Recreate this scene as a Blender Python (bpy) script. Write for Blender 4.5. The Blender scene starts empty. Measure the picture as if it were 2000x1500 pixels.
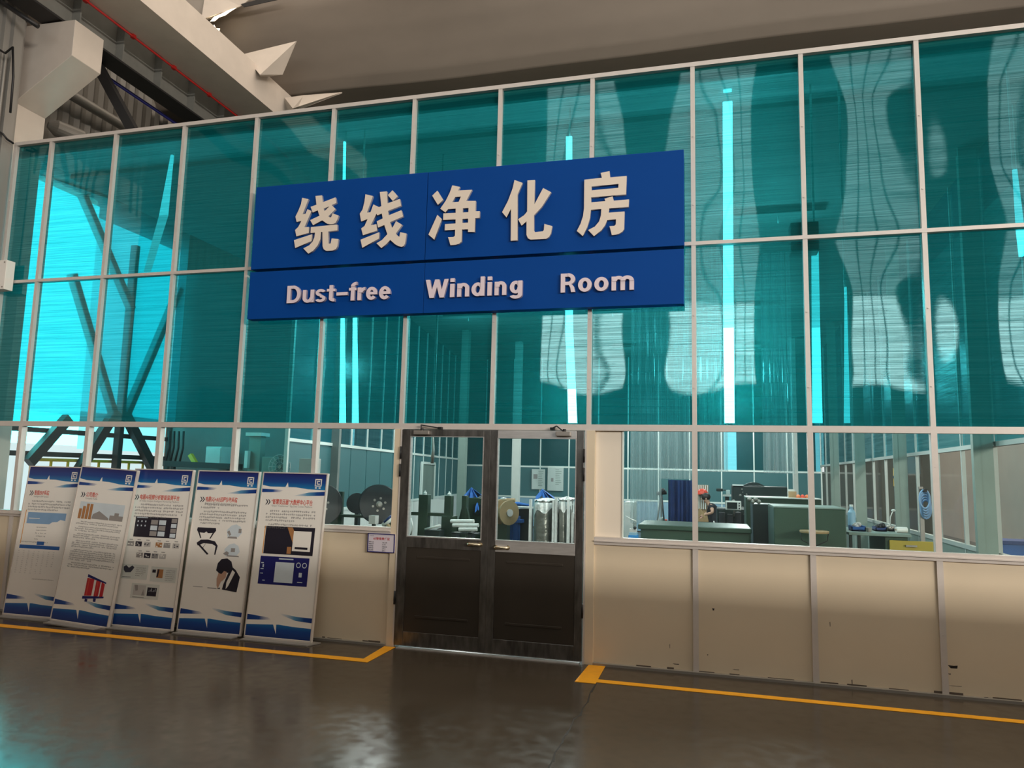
import bpy, bmesh, math, random
import numpy as np
from mathutils import Vector, Matrix

random.seed(7)
scene = bpy.context.scene
COL = scene.collection
PI = math.pi

# ------------------------------------------------------------------ camera
F_PX = 1434.016
CAM = Vector((0.0, -7.104, 1.7538))
YAW, PITCH, ROLL = -0.264605, 0.121814, 0.024245
_w = Vector((math.sin(YAW) * math.cos(PITCH), math.cos(YAW) * math.cos(PITCH), math.sin(PITCH)))
_r0 = Vector((math.cos(YAW), -math.sin(YAW), 0.0))
_u0 = _r0.cross(_w)
_r = _r0 * math.cos(ROLL) + _u0 * math.sin(ROLL)
_u = -_r0 * math.sin(ROLL) + _u0 * math.cos(ROLL)
cam_data = bpy.data.cameras.new('camera')
cam_data.sensor_fit = 'HORIZONTAL'
cam_data.sensor_width = 36.0
cam_data.lens = 36.0 * F_PX / 2000.0
cam_data.clip_start = 0.05
cam_data.clip_end = 300.0
cam = bpy.data.objects.new('camera', cam_data)
COL.objects.link(cam)
cam.matrix_world = Matrix(((_r.x, _u.x, -_w.x, CAM.x), (_r.y, _u.y, -_w.y, CAM.y), (_r.z, _u.z, -_w.z, CAM.z), (0, 0, 0, 1)))
scene.camera = cam


def _ray(x, y):
    return _r * ((x - 1000.0) / F_PX) + _u * ((750.0 - y) / F_PX) + _w


def at(x, y, Y):
    """Point of the place at depth Y that the photograph shows at (x, y)."""
    d = _ray(x, y)
    return CAM + d * ((Y - CAM.y) / d.y)


def at_x(x, y, X):
    d = _ray(x, y)
    return CAM + d * ((X - CAM.x) / d.x)


# ------------------------------------------------------------------ world, exposure
world = bpy.data.worlds.new('world')
scene.world = world
world.use_nodes = True
bg = world.node_tree.nodes['Background']
bg.inputs[0].default_value = (1.0, 0.86, 0.70, 1)
bg.inputs[1].default_value = 2.3
scene.view_settings.view_transform = 'Standard'
scene.view_settings.look = 'None'
scene.view_settings.exposure = 0.0
scene.view_settings.gamma = 1.0
scene.view_settings.use_curve_mapping = False
scene.cycles.use_denoising = True
scene.cycles.max_bounces = 10
scene.cycles.transparent_max_bounces = 16
scene.cycles.transmission_bounces = 6
scene.cycles.glossy_bounces = 4
scene.cycles.diffuse_bounces = 3
scene.cycles.sample_clamp_indirect = 3.0
scene.cycles.caustics_reflective = False
scene.cycles.caustics_refractive = False


# unseen point lights added below the ceiling lamp fixtures to light the winding room
LAMPS = [(-5.6, 5.0), (-2.2, 4.0), (1.0, 4.0), (-5.8, 10.0), (-2.2, 10.0), (1.0, 10.0), (-2.2, 15.0), (1.0, 15.0)]
for lx, ly in LAMPS:
    ld = bpy.data.lights.new('room_point_light', 'POINT')
    ld.shadow_soft_size = 0.25
    ld.energy = 235.0
    ld.color = (0.93, 1.0, 0.97)
    lo = bpy.data.objects.new('room_point_light', ld)
    COL.objects.link(lo)
    lo.location = (lx, ly, 4.3)

# unseen area light added to brighten the hall beyond the right partition
ld = bpy.data.lights.new('hall_fill_light', 'AREA')
ld.size = 0.6
ld.energy = 260.0
ld.color = (1.0, 0.90, 0.82)
lo = bpy.data.objects.new('hall_fill_light', ld)
COL.objects.link(lo)
lo.location = (5.6, 6.5, 4.9)

# ------------------------------------------------------------------ materials
M = {}


def _nt(name):
    m = bpy.data.materials.new(name)
    m.use_nodes = True
    nt = m.node_tree
    return m, nt, nt.nodes['Principled BSDF']


def N(nt, t, **kw):
    n = nt.nodes.new(t)
    for k, v in kw.items():
        setattr(n, k, v)
    return n


def mat(name, col, rough=0.5, metal=0.0, var=0.12, scale=6.0, stretch=(1, 1, 1), bump=0.0, spec=0.5, bump_scale=None):
    """Principled material whose colour wanders a little with procedural noise."""
    m, nt, b = _nt(name)
    tc = N(nt, 'ShaderNodeTexCoord')
    mp = N(nt, 'ShaderNodeMapping')
    mp.inputs['Scale'].default_value = stretch
    nt.links.new(tc.outputs['Object'], mp.inputs['Vector'])
    no = N(nt, 'ShaderNodeTexNoise')
    no.inputs['Scale'].default_value = scale
    no.inputs['Detail'].default_value = 4.0
    nt.links.new(mp.outputs[0], no.inputs['Vector'])
    mx = N(nt, 'ShaderNodeMix', data_type='RGBA')
    mx.inputs[6].default_value = tuple(max(0.0, c * (1 - var)) for c in col) + (1,)
    mx.inputs[7].default_value = tuple(min(1.0, c * (1 + var)) for c in col) + (1,)
    nt.links.new(no.outputs['Fac'], mx.inputs[0])
    nt.links.new(mx.outputs[2], b.inputs['Base Color'])
    b.inputs['Roughness'].default_value = rough
    b.inputs['Metallic'].default_value = metal
    b.inputs['Specular IOR Level'].default_value = spec
    if bump:
        bp = N(nt, 'ShaderNodeBump')
        bp.inputs['Strength'].default_value = bump
        bp.inputs['Distance'].default_value = 0.02
        src = no
        if bump_scale:
            src = N(nt, 'ShaderNodeTexNoise')
            src.inputs['Scale'].default_value = bump_scale
            nt.links.new(mp.outputs[0], src.inputs['Vector'])
        nt.links.new(src.outputs['Fac'], bp.inputs['Height'])
        nt.links.new(bp.outputs[0], b.inputs['Normal'])
    M[name] = m
    return m


def emit(name, col, strength, grid=None):
    m = bpy.data.materials.new(name)
    m.use_nodes = True
    nt = m.node_tree
    nt.nodes.clear()
    o = N(nt, 'ShaderNodeOutputMaterial')
    e = N(nt, 'ShaderNodeEmission')
    e.inputs[0].default_value = col + (1,)
    e.inputs[1].default_value = strength
    nt.links.new(e.outputs[0], o.inputs[0])
    M[name] = m
    return m


def sheet(name, tint, clear, body, gloss_rough, ripple, ior=1.45, gloss=(1, 1, 1), rib=0.0, fine=34.0):
    """Thin clear or tinted sheet: looks through with a tint, a little body colour, fresnel gloss with horizontal ripples."""
    m = bpy.data.materials.new(name)
    m.use_nodes = True
    nt = m.node_tree
    nt.nodes.clear()
    L = nt.links.new
    o = N(nt, 'ShaderNodeOutputMaterial')
    tc = N(nt, 'ShaderNodeTexCoord')
    mp = N(nt, 'ShaderNodeMapping')
    mp.inputs['Scale'].default_value = (0.7, 0.7, fine)
    L(tc.outputs['Object'], mp.inputs['Vector'])
    no = N(nt, 'ShaderNodeTexNoise')
    no.inputs['Scale'].default_value = 1.0
    no.inputs['Detail'].default_value = 3.0
    no.inputs['Roughness'].default_value = 0.65
    L(mp.outputs[0], no.inputs['Vector'])
    bp = N(nt, 'ShaderNodeBump')
    bp.inputs['Strength'].default_value = ripple
    bp.inputs['Distance'].default_value = 0.01
    L(no.outputs['Fac'], bp.inputs['Height'])
    tr = N(nt, 'ShaderNodeBsdfTransparent')
    if rib:
        rr = N(nt, 'ShaderNodeMapRange')
        rr.inputs[1].default_value = 0.30
        rr.inputs[2].default_value = 0.70
        rr.inputs[3].default_value = 1.0 - rib
        rr.inputs[4].default_value = 1.0
        L(no.outputs['Fac'], rr.inputs[0])
        mul = N(nt, 'ShaderNodeMix', data_type='RGBA', blend_type='MULTIPLY')
        mul.inputs[0].default_value = 1.0
        mul.inputs[6].default_value = tint + (1,)
        L(rr.outputs[0], mul.inputs[7])
        L(mul.outputs[2], tr.inputs[0])
    else:
        tr.inputs[0].default_value = tint + (1,)
    df = N(nt, 'ShaderNodeBsdfDiffuse')
    df.inputs[0].default_value = body + (1,)
    tl = N(nt, 'ShaderNodeBsdfTranslucent')
    tl.inputs[0].default_value = body + (1,)
    m1 = N(nt, 'ShaderNodeMixShader')
    m1.inputs[0].default_value = 0.5
    L(df.outputs[0], m1.inputs[1])
    L(tl.outputs[0], m1.inputs[2])
    m2 = N(nt, 'ShaderNodeMixShader')
    m2.inputs[0].default_value = clear
    L(m1.outputs[0], m2.inputs[1])
    L(tr.outputs[0], m2.inputs[2])
    gl = N(nt, 'ShaderNodeBsdfGlossy')
    gl.inputs['Roughness'].default_value = gloss_rough
    gl.inputs[0].default_value = gloss + (1,)
    if rib:
        # the ribs of the hollow sheet break the gloss into thin bright and dull lines
        rg = N(nt, 'ShaderNodeMapRange')
        rg.inputs[1].default_value = 0.36
        rg.inputs[2].default_value = 0.60
        rg.inputs[3].default_value = 0.35
        rg.inputs[4].default_value = 1.0
        L(no.outputs['Fac'], rg.inputs[0])
        gm = N(nt, 'ShaderNodeMix', data_type='RGBA', blend_type='MULTIPLY')
        gm.inputs[0].default_value = 1.0
        gm.inputs[6].default_value = gloss + (1,)
        L(rg.outputs[0], gm.inputs[7])
        L(gm.outputs[2], gl.inputs[0])
    L(bp.outputs[0], gl.inputs['Normal'])
    fr = N(nt, 'ShaderNodeFresnel')
    # the same gloss from either side of the sheet
    ge = N(nt, 'ShaderNodeNewGeometry')
    io = N(nt, 'ShaderNodeMapRange')
    io.inputs[3].default_value = ior
    io.inputs[4].default_value = 1.0 / ior
    L(ge.outputs['Backfacing'], io.inputs[0])
    L(io.outputs[0], fr.inputs['IOR'])
    m3 = N(nt, 'ShaderNodeMixShader')
    L(fr.outputs[0], m3.inputs[0])
    L(m2.outputs[0], m3.inputs[1])
    L(gl.outputs[0], m3.inputs[2])
    L(m3.outputs[0], o.inputs[0])
    M[name] = m
    return m


sheet('teal_sheet', (0.030, 0.285, 0.32), 0.78, (0.006, 0.34, 0.35), 0.010, 0.008, ior=1.95, gloss=(0.62, 1.0, 1.0), rib=0.35, fine=75.0)
sheet('teal_inner', (0.13, 0.52, 0.62), 0.72, (0.02, 0.34, 0.42), 0.25, 0.02, ior=1.25, rib=0.10)
sheet('partition_glass', (0.95, 0.98, 0.97), 0.985, (0.7, 0.8, 0.8), 0.05, 0.0, ior=1.08)
sheet('window_glass', (0.93, 0.985, 0.97), 0.985, (0.7, 0.8, 0.8), 0.02, 0.02, ior=1.36)
sheet('haze_sheet', (0.6, 0.95, 0.97), 0.45, (0.25, 0.75, 0.80), 0.3, 0.0, ior=1.3)
sheet('plastic_film', (0.93, 0.98, 0.98), 0.66, (0.80, 0.88, 0.88), 0.10, 0.0, ior=1.6)
mat('cover_cream', (0.86, 0.77, 0.65), 0.5, 0, 0.04, 3)
mat('aluminium', (0.66, 0.605, 0.565), 0.40, 0.15, 0.06, 20)
mat('aluminium_inner', (0.78, 0.86, 0.82), 0.4, 0.1, 0.05, 20)
mat('cream_panel', (0.74, 0.625, 0.465), 0.42, 0, 0.04, 3, bump=0.03)
mat('grime', (0.10, 0.075, 0.055), 0.8, 0, 0.4, 25)
mat('chip', (0.02, 0.016, 0.012), 0.8)
mat('steel_dark', (0.20, 0.19, 0.18), 0.28, 0.80, 0.85, 3.2, (6, 6, 1.6), bump=0.10)
mat('steel_kick', (0.085, 0.072, 0.060), 0.36, 0.6, 0.15, 3)
mat('steel_bright', (0.62, 0.60, 0.59), 0.28, 0.55, 0.25, 6, (1, 1, 8))
mat('brass_pull', (0.72, 0.62, 0.46), 0.22, 1.0, 0.05)
mat('closer_metal', (0.36, 0.33, 0.30), 0.4, 0.6)
mat('black_metal', (0.02, 0.02, 0.022), 0.45, 0.3)
mat('sign_blue', (0.0008, 0.056, 0.285), 0.5, 0, 0.05, 2, spec=0.12)
mat('sign_letter', (0.80, 0.70, 0.60), 0.45, 0, 0.04, 4)
mat('sign_word', (0.80, 0.67, 0.72), 0.45, 0, 0.03, 4)
mat('letter_edge', (0.30, 0.32, 0.40), 0.5)
mat('concrete_white', (0.60, 0.53, 0.47), 0.75, 0, 0.10, 4, bump=0.15)
mat('girder_grey', (0.20, 0.20, 0.185), 0.6, 0.1, 0.2, 5)
mat('dark_steel', (0.025, 0.024, 0.025), 0.55, 0.2)
mat('red_rail', (0.42, 0.012, 0.010), 0.45)
mat('post_grey', (0.40, 0.45, 0.43), 0.45, 0.1, 0.05, 20)
mat('casing_grey', (0.29, 0.275, 0.255), 0.5, 0.25, 0.15, 5, (1, 1, 0.2))
mat('corrugated', (0.22, 0.205, 0.185), 0.55, 0.1, 0.12, 3)
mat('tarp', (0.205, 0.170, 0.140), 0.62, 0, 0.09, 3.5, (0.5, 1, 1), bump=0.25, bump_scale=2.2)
mat('hall_wall', (0.10, 0.085, 0.07), 0.8)
mat('hall_beige', (0.74, 0.60, 0.54), 0.8, 0, 0.1, 2)
mat('white_board', (0.86, 0.83, 0.78), 0.45, 0, 0.03)
mat('plate_grey', (0.30, 0.285, 0.26), 0.45, 0.3)
mat('yellow_paint', (0.80, 0.35, 0.004), 0.45, 0, 0.16, 14)
mat('yellow_rail', (0.80, 0.48, 0.03), 0.45)
mat('machine_green', (0.024, 0.052, 0.030), 0.38, 0, 0.25, 3)
mat('machine_dark', (0.011, 0.021, 0.020), 0.35, 0, 0.3, 5)
mat('bench_green', (0.030, 0.064, 0.043), 0.35, 0, 0.15, 3)
mat('grey_green', (0.20, 0.27, 0.24), 0.5, 0.1)
mat('panel_teal_dark', (0.045, 0.15, 0.165), 0.5, 0, 0.1, 2)
mat('drum_black', (0.020, 0.022, 0.026), 0.42, 0, 0.4, 6)
mat('wood', (0.36, 0.24, 0.12), 0.6, 0, 0.2, 6)
mat('cardboard', (0.42, 0.27, 0.14), 0.7)
mat('blue_cloth', (0.02, 0.15, 0.52), 0.7, 0, 0.25, 5, bump=0.3)
mat('navy_sheet', (0.012, 0.035, 0.15), 0.45, 0, 0.3, 8)
mat('blue_machine', (0.02, 0.10, 0.34), 0.4)
mat('blue_box', (0.02, 0.22, 0.55), 0.5)
mat('light_blue', (0.25, 0.42, 0.55), 0.5)
mat('white_paint', (0.78, 0.79, 0.76), 0.4)
mat('off_white', (0.66, 0.68, 0.64), 0.5)
mat('paper', (0.58, 0.66, 0.64), 0.6)
mat('red_plastic', (0.75, 0.07, 0.035), 0.4)
mat('orange_plastic', (0.85, 0.22, 0.08), 0.45)
mat('screen_dark', (0.012, 0.02, 0.02), 0.15)
mat('skin', (0.52, 0.31, 0.22), 0.5, 0, 0.08)
mat('hair_black', (0.015, 0.012, 0.011), 0.5)
mat('shirt_black', (0.018, 0.022, 0.03), 0.8)
mat('trousers', (0.03, 0.035, 0.05), 0.85)
mat('ochre', (0.42, 0.31, 0.04), 0.5)
mat('foil_grey', (0.20, 0.20, 0.18), 0.30, 0.4, 0.6, 7, bump=0.6, bump_scale=14)
mat('foil_white', (0.80, 0.82, 0.80), 0.30, 0.1, 0.3, 10, bump=0.8, bump_scale=18)
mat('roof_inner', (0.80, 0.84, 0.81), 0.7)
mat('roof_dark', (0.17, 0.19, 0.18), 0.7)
mat('mark_grey', (0.30, 0.29, 0.285), 0.7)
mat('mark_light', (0.52, 0.50, 0.48), 0.7)
mat('mark_dark', (0.035, 0.035, 0.055), 0.6)
mat('title_red', (0.62, 0.075, 0.045), 0.55)
mat('print_navy', (0.012, 0.014, 0.14), 0.4)
mat('print_blue', (0.006, 0.10, 0.36), 0.4)
mat('print_sky', (0.22, 0.38, 0.60), 0.5)
mat('print_pale', (0.62, 0.70, 0.76), 0.5)
mat('print_black', (0.018, 0.016, 0.028), 0.4)
mat('print_grey', (0.30, 0.28, 0.27), 0.5)
mat('print_orange', (0.72, 0.33, 0.06), 0.5)
mat('print_red', (0.50, 0.02, 0.03), 0.45)
mat('print_brown', (0.42, 0.19, 0.07), 0.5)
mat('lilac_paper', (0.66, 0.61, 0.68), 0.5, 0, 0.03)
emit('daylight', (0.94, 1.0, 0.99), 6.0)
emit('daylight_soft', (0.90, 1.0, 1.0), 1.7)
emit('added_strip_light', (1.0, 0.91, 0.80), 260.0)
emit('added_slit', (1.0, 0.92, 0.90), 2.4)
emit('added_slit_soft', (1.0, 0.95, 0.95), 1.2)
emit('daylight_cyan', (0.30, 0.92, 1.0), 1.15)
emit('daylight_white', (0.80, 0.97, 1.0), 0.92)
emit('daylight_left', (0.12, 0.98, 1.0), 8.0)
emit('daylight_dim', (0.10, 0.92, 1.0), 5.0)
emit('daylight_warm', (1.0, 0.80, 0.52), 6.0)
emit('added_streak_hot', (0.95, 1.0, 1.0), 60)  # added glows that imitate light streaks scattered by the teal sheet
emit('added_streak_mid', (0.70, 1.0, 1.0), 11)
emit('added_streak_soft', (0.60, 1.0, 1.0), 6)
emit('added_streak_faint', (0.50, 1.0, 1.0), 3.0)
emit('added_streak_dim', (0.45, 1.0, 1.0), 1.8)
emit('tube_glow', (0.95, 1.0, 0.97), 3.0)


def gradient_print(name, stops, axis='X'):
    """Printed colour ramp across the generated box of a part (part of the poster artwork)."""
    m, nt, b = _nt(name)
    tc = N(nt, 'ShaderNodeTexCoord')
    sx = N(nt, 'ShaderNodeSeparateXYZ')
    nt.links.new(tc.outputs['Generated'], sx.inputs[0])
    r = N(nt, 'ShaderNodeValToRGB')
    e = r.color_ramp.elements
    e[0].position, e[0].color = stops[0][0], stops[0][1] + (1,)
    e[1].position, e[1].color = stops[-1][0], stops[-1][1] + (1,)
    for p, c in stops[1:-1]:
        x = e.new(p)
        x.color = c + (1,)
    nt.links.new(sx.outputs[axis], r.inputs[0])
    nt.links.new(r.outputs[0], b.inputs['Base Color'])
    b.inputs['Roughness'].default_value = 0.4
    M[name] = m


WHITE_P = (0.86, 0.83, 0.78)
gradient_print('band_head', [(0.0, (0.01, 0.20, 0.46)), (0.45, (0.008, 0.055, 0.25)), (1.0, (0.014, 0.014, 0.13))], 'Z')
gradient_print('band_foot', [(0.0, (0.006, 0.03, 0.16)), (0.6, (0.006, 0.06, 0.27)), (1.0, (0.01, 0.16, 0.42))], 'Z')
gradient_print('streak_left', [(0.0, (0.006, 0.04, 0.22)), (0.5, (0.01, 0.07, 0.30)), (1.0, WHITE_P)], 'X')
gradient_print('streak_right', [(0.0, WHITE_P), (0.45, (0.10, 0.30, 0.50)), (0.75, (0.006, 0.06, 0.26)), (1.0, (0.006, 0.03, 0.20))], 'X')


def floor_material():
    m, nt, b = _nt('epoxy_floor')
    L = nt.links.new
    tc = N(nt, 'ShaderNodeTexCoord')
    n1 = N(nt, 'ShaderNodeTexNoise')
    n1.inputs['Scale'].default_value = 0.8
    n1.inputs['Detail'].default_value = 6
    L(tc.outputs['Object'], n1.inputs['Vector'])
    n2 = N(nt, 'ShaderNodeTexNoise')
    n2.inputs['Scale'].default_value = 9.0
    n2.inputs['Detail'].default_value = 5
    L(tc.outputs['Object'], n2.inputs['Vector'])
    r = N(nt, 'ShaderNodeValToRGB')
    r.color_ramp.elements[0].position = 0.3
    r.color_ramp.elements[0].color = (0.046, 0.035, 0.024, 1)
    r.color_ramp.elements[1].position = 0.75
    r.color_ramp.elements[1].color = (0.068, 0.053, 0.038, 1)
    L(n1.outputs['Fac'], r.inputs[0])
    L(r.outputs[0], b.inputs['Base Color'])
    mr = N(nt, 'ShaderNodeMapRange')
    mr.inputs[1].default_value = 0.3
    mr.inputs[2].default_value = 0.7
    mr.inputs[3].default_value = 0.13
    mr.inputs[4].default_value = 0.26
    L(n2.outputs['Fac'], mr.inputs[0])
    L(mr.outputs[0], b.inputs['Roughness'])
    b.inputs['Specular IOR Level'].default_value = 0.30
    bp = N(nt, 'ShaderNodeBump')
    bp.inputs['Strength'].default_value = 0.05
    bp.inputs['Distance'].default_value = 0.01
    L(n1.outputs['Fac'], bp.inputs['Height'])
    L(bp.outputs[0], b.inputs['Normal'])
    M['epoxy_floor'] = m


floor_material()


# ------------------------------------------------------------------ helpers
class MB:
    """Collects shapes in one bmesh, then links them as ONE mesh object."""

    def __init__(self):
        self.bm = bmesh.new()

    def quad(self, pts):
        self.bm.faces.new([self.bm.verts.new(p) for p in pts])
        return self

    def box(self, a, b):
        x0, x1 = sorted((a[0], b[0])); y0, y1 = sorted((a[1], b[1])); z0, z1 = sorted((a[2], b[2]))
        v = [self.bm.verts.new(p) for p in ((x0, y0, z0), (x1, y0, z0), (x1, y1, z0), (x0, y1, z0), (x0, y0, z1), (x1, y0, z1), (x1, y1, z1), (x0, y1, z1))]
        for f in ((0, 3, 2, 1), (4, 5, 6, 7), (0, 1, 5, 4), (1, 2, 6, 5), (2, 3, 7, 6), (3, 0, 4, 7)):
            self.bm.faces.new([v[i] for i in f])
        return self

    def beam(self, p, q, w, h, up=(0, 0, 1)):
        p, q = Vector(p), Vector(q)
        d = (q - p).normalized()
        s = d.cross(Vector(up))
        if s.length < 1e-4:
            s = d.cross(Vector((1, 0, 0)))
        s.normalize()
        t = s.cross(d)
        c = []
        for o in (p, q):
            for a, b in ((-1, -1), (1, -1), (1, 1), (-1, 1)):
                c.append(self.bm.verts.new(o + s * (a * w / 2) + t * (b * h / 2)))
        for f in ((3, 2, 1, 0), (4, 5, 6, 7), (0, 1, 5, 4), (1, 2, 6, 5), (2, 3, 7, 6), (3, 0, 4, 7)):
            self.bm.faces.new([c[i] for i in f])
        return self

    def tube(self, pts, r, seg=10, cap=True):
        pts = [Vector(p) for p in pts]
        rs = r if isinstance(r, (list, tuple)) else [r] * len(pts)
        rings = []
        n0 = None
        for i, p in enumerate(pts):
            d = (pts[min(i + 1, len(pts) - 1)] - pts[max(i - 1, 0)]).normalized()
            if n0 is None:
                n0 = d.cross(Vector((0, 0, 1)))
                if n0.length < 1e-3:
                    n0 = d.cross(Vector((1, 0, 0)))
            n0 = (n0 - d * n0.dot(d)).normalized()
            b = d.cross(n0)
            rings.append([self.bm.verts.new(p + (n0 * math.cos(2 * PI * k / seg) + b * math.sin(2 * PI * k / seg)) * rs[i]) for k in range(seg)])
        for a, b in zip(rings, rings[1:]):
            for k in range(seg):
                f = self.bm.faces.new((a[k], a[(k + 1) % seg], b[(k + 1) % seg], b[k]))
                f.smooth = True
        if cap:
            self.bm.faces.new(rings[0][::-1])
            self.bm.faces.new(rings[-1])
        return self

    def lathe(self, base, axis, profile, seg=28):
        """profile: (distance along axis, radius) pairs."""
        base, axis = Vector(base), Vector(axis).normalized()
        n = axis.cross(Vector((0, 0, 1)))
        if n.length < 1e-3:
            n = axis.cross(Vector((1, 0, 0)))
        n.normalize()
        b = axis.cross(n)
        rings = [[self.bm.verts.new(base + axis * t + (n * math.cos(2 * PI * k / seg) + b * math.sin(2 * PI * k / seg)) * max(r, 1e-4)) for k in range(seg)] for t, r in profile]
        for p, q in zip(rings, rings[1:]):
            for k in range(seg):
                f = self.bm.faces.new((p[k], p[(k + 1) % seg], q[(k + 1) % seg], q[k]))
        self.bm.faces.new(rings[0][::-1])
        self.bm.faces.new(rings[-1])
        return self

    def ball(self, c, r, sx=1, sy=1, sz=1, seg=14):
        m = Matrix.Translation(c) @ Matrix.Diagonal((r * sx, r * sy, r * sz, 1))
        g = bmesh.ops.create_uvsphere(self.bm, u_segments=seg, v_segments=seg // 2 + 2, radius=1.0, matrix=m)
        for v in g['verts']:
            for f in v.link_faces:
                f.smooth = True
        return self

    def prism(self, pts, ext):
        pts = [Vector(p) for p in pts]
        e = Vector(ext)
        a = [self.bm.verts.new(p) for p in pts]
        b = [self.bm.verts.new(p + e) for p in pts]
        n = len(pts)
        self.bm.faces.new(a)
        self.bm.faces.new(b[::-1])
        for i in range(n):
            self.bm.faces.new((a[i], b[i], b[(i + 1) % n], a[(i + 1) % n]))
        return self

    def surf(self, fn, nu, nv, smooth=True):
        g = [[self.bm.verts.new(fn(i / nu, j / nv)) for j in range(nv + 1)] for i in range(nu + 1)]
        for i in range(nu):
            for j in range(nv):
                f = self.bm.faces.new((g[i][j], g[i + 1][j], g[i + 1][j + 1], g[i][j + 1]))
                f.smooth = smooth
        return self

    def build(self, name, material, parent=None, bevel=0.0, fix=True):
        if fix:
            bmesh.ops.recalc_face_normals(self.bm, faces=self.bm.faces)
        me = bpy.data.meshes.new(name)
        self.bm.to_mesh(me)
        self.bm.free()
        o = bpy.data.objects.new(name, me)
        me.materials.append(M[material] if isinstance(material, str) else material)
        COL.objects.link(o)
        if parent is not None:
            o.parent = parent
            o.matrix_parent_inverse = Matrix.Translation(-Vector(parent.location)) if parent.type == 'EMPTY' and not parent.get('turned') else Matrix()
        if bevel:
            b = o.modifiers.new('bevel', 'BEVEL')
            b.width = bevel
            b.segments = 2
            b.limit_method = 'ANGLE'
        return o


def tag(o, label, cat=None, group=None, kind=None):
    o['label'] = label
    if cat:
        o['category'] = cat
    if group:
        o['group'] = group
    if kind:
        o['kind'] = kind
    return o


def thing(name, label, cat, loc=(0, 0, 0), group=None, kind=None):
    e = bpy.data.objects.new(name, None)
    e.empty_display_size = 0.1
    e.location = loc
    COL.objects.link(e)
    return tag(e, label, cat, group, kind)


def struct(name, mb, material, label, cat, parent=None, bevel=0.0, fix=True):
    o = mb.build(name, material, parent, bevel, fix)
    return tag(o, label, cat, None, 'structure')


ORD = ['first', 'second', 'third', 'fourth', 'fifth', 'sixth', 'seventh', 'eighth', 'ninth', 'tenth', 'eleventh', 'twelfth', 'thirteenth', 'fourteenth', 'fifteenth', 'sixteenth', 'seventeenth', 'eighteenth']
# ================================================================== STRUCTURE
# ------------------------------------------------------------------ floor and markings
struct('floor', MB().box((-250, -250, -0.2), (250, 250, 0.0)), 'epoxy_floor', 'dark glossy epoxy floor of the factory hall', 'floor')


def flat(pts, z=0.003):
    return MB().prism([(p[0], p[1], 0.0005) for p in pts], (0, 0, z))


struct('floor_marking', flat([(-12.0, -0.715), (-3.236, -0.665), (-3.15, -0.555), (-12.0, -0.60)]), 'yellow_paint', 'long yellow floor line in front of the display stands', 'floor line')
struct('floor_marking', flat([(-3.236, -0.665), (-3.06, -0.665), (-3.06, -0.03), (-3.18, -0.03), (-3.15, -0.555)]), 'yellow_paint', 'short yellow floor line running to the left door jamb', 'floor line')
struct('floor_marking', flat([(-1.135, -0.63), (-0.955, -0.63), (-0.955, -0.03), (-1.11, -0.03)]), 'yellow_paint', 'short wide yellow floor patch beside the right door jamb', 'floor line')
struct('floor_marking', flat([(-0.955, -0.585), (5.2, -0.56), (5.2, -0.48), (-0.955, -0.49)]), 'yellow_paint', 'long yellow floor line below the cream panels right of the doors', 'floor line')

ck = [(1170, 1318), (1166, 1332), (1153, 1352), (1147, 1372), (1138, 1383), (1132, 1398), (1121, 1404), (1114, 1422), (1103, 1436), (1097, 1452), (1084, 1470), (1078, 1488), (1068, 1504)]
cm = MB()
for k, (p, q) in enumerate(zip(ck, ck[1:])):
    u, v = CAM + _ray(*p) * (-CAM.z / _ray(*p).z), CAM + _ray(*q) * (-CAM.z / _ray(*q).z)
    w = 0.004 + 0.006 * ((k * 5) % 3)
    cm.prism([(u.x - .004, u.y, 0.0004), (u.x + .004, u.y, 0.0004), (v.x + w, v.y, 0.0004), (v.x - .004, v.y, 0.0004)], (0, 0, 0.0008))
struct('floor_crack', cm, 'chip', 'dark jagged crack in the floor running toward the yellow patch', 'crack')
# ------------------------------------------------------------------ facade grid
MX = [-8.70, -8.124, -7.122, -6.114, -5.111, -4.108, -3.119, -2.132, -1.142, -0.137, 0.874, 1.877, 2.89, 3.90]
ZS, ZT, ZM, ZTOP = 1.147, 2.221, 4.013, 5.860
NB = len(MX) - 1          # 13 bays, the first is the narrow one at the left end
bay_name = ['narrow bay at the left end of the facade'] + [ORD[i] + ' full bay of the facade from the left' for i in range(NB - 1)]
DOOR_BAYS = (6, 7)
tn = 0
for i, x in enumerate(MX):
    w = 0.042
    m = MB()
    lo = 0.0
    if i in (6, 7, 8):
        lo = ZT
    m.box((x - w / 2, 0.0, lo), (x + w / 2, 0.075, ZTOP + 0.02))
    if lo == 0.0:
        m.box((x - 0.025, -0.006, 0.0), (x + 0.025, 0.0, ZT - 0.02))
    for zz in (0.5, 1.4, 1.9, 2.6, 3.3, 4.4, 5.1):       # screw heads
        if zz > lo:
            m.box((x - 0.005, -0.008, zz - 0.005), (x + 0.005, 0.0, zz + 0.005))
    tn += 1
    lab = 'aluminium post at the left end of the teal facade' if i == 0 else 'aluminium post right of the ' + bay_name[i - 1]
    struct('trim_%d' % tn, m, 'aluminium', lab, 'post')
for zc, h, lab, x0s in ((ZTOP, 0.045, 'top rail of the teal facade', [(MX[0], MX[-1])]),
                        (ZM, 0.036, 'middle rail between upper and lower teal panes', [(MX[0], MX[-1])]),
                        (ZT, 0.060, 'transom rail above the clear windows and the doors', [(MX[0], MX[-1])])):
    tn += 1
    m = MB().box((MX[0], -0.004, zc - h / 2), (MX[-1], 0.070, zc + h / 2))
    struct('trim_%d' % tn, m, 'aluminium', 'aluminium ' + lab, 'rail')
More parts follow.
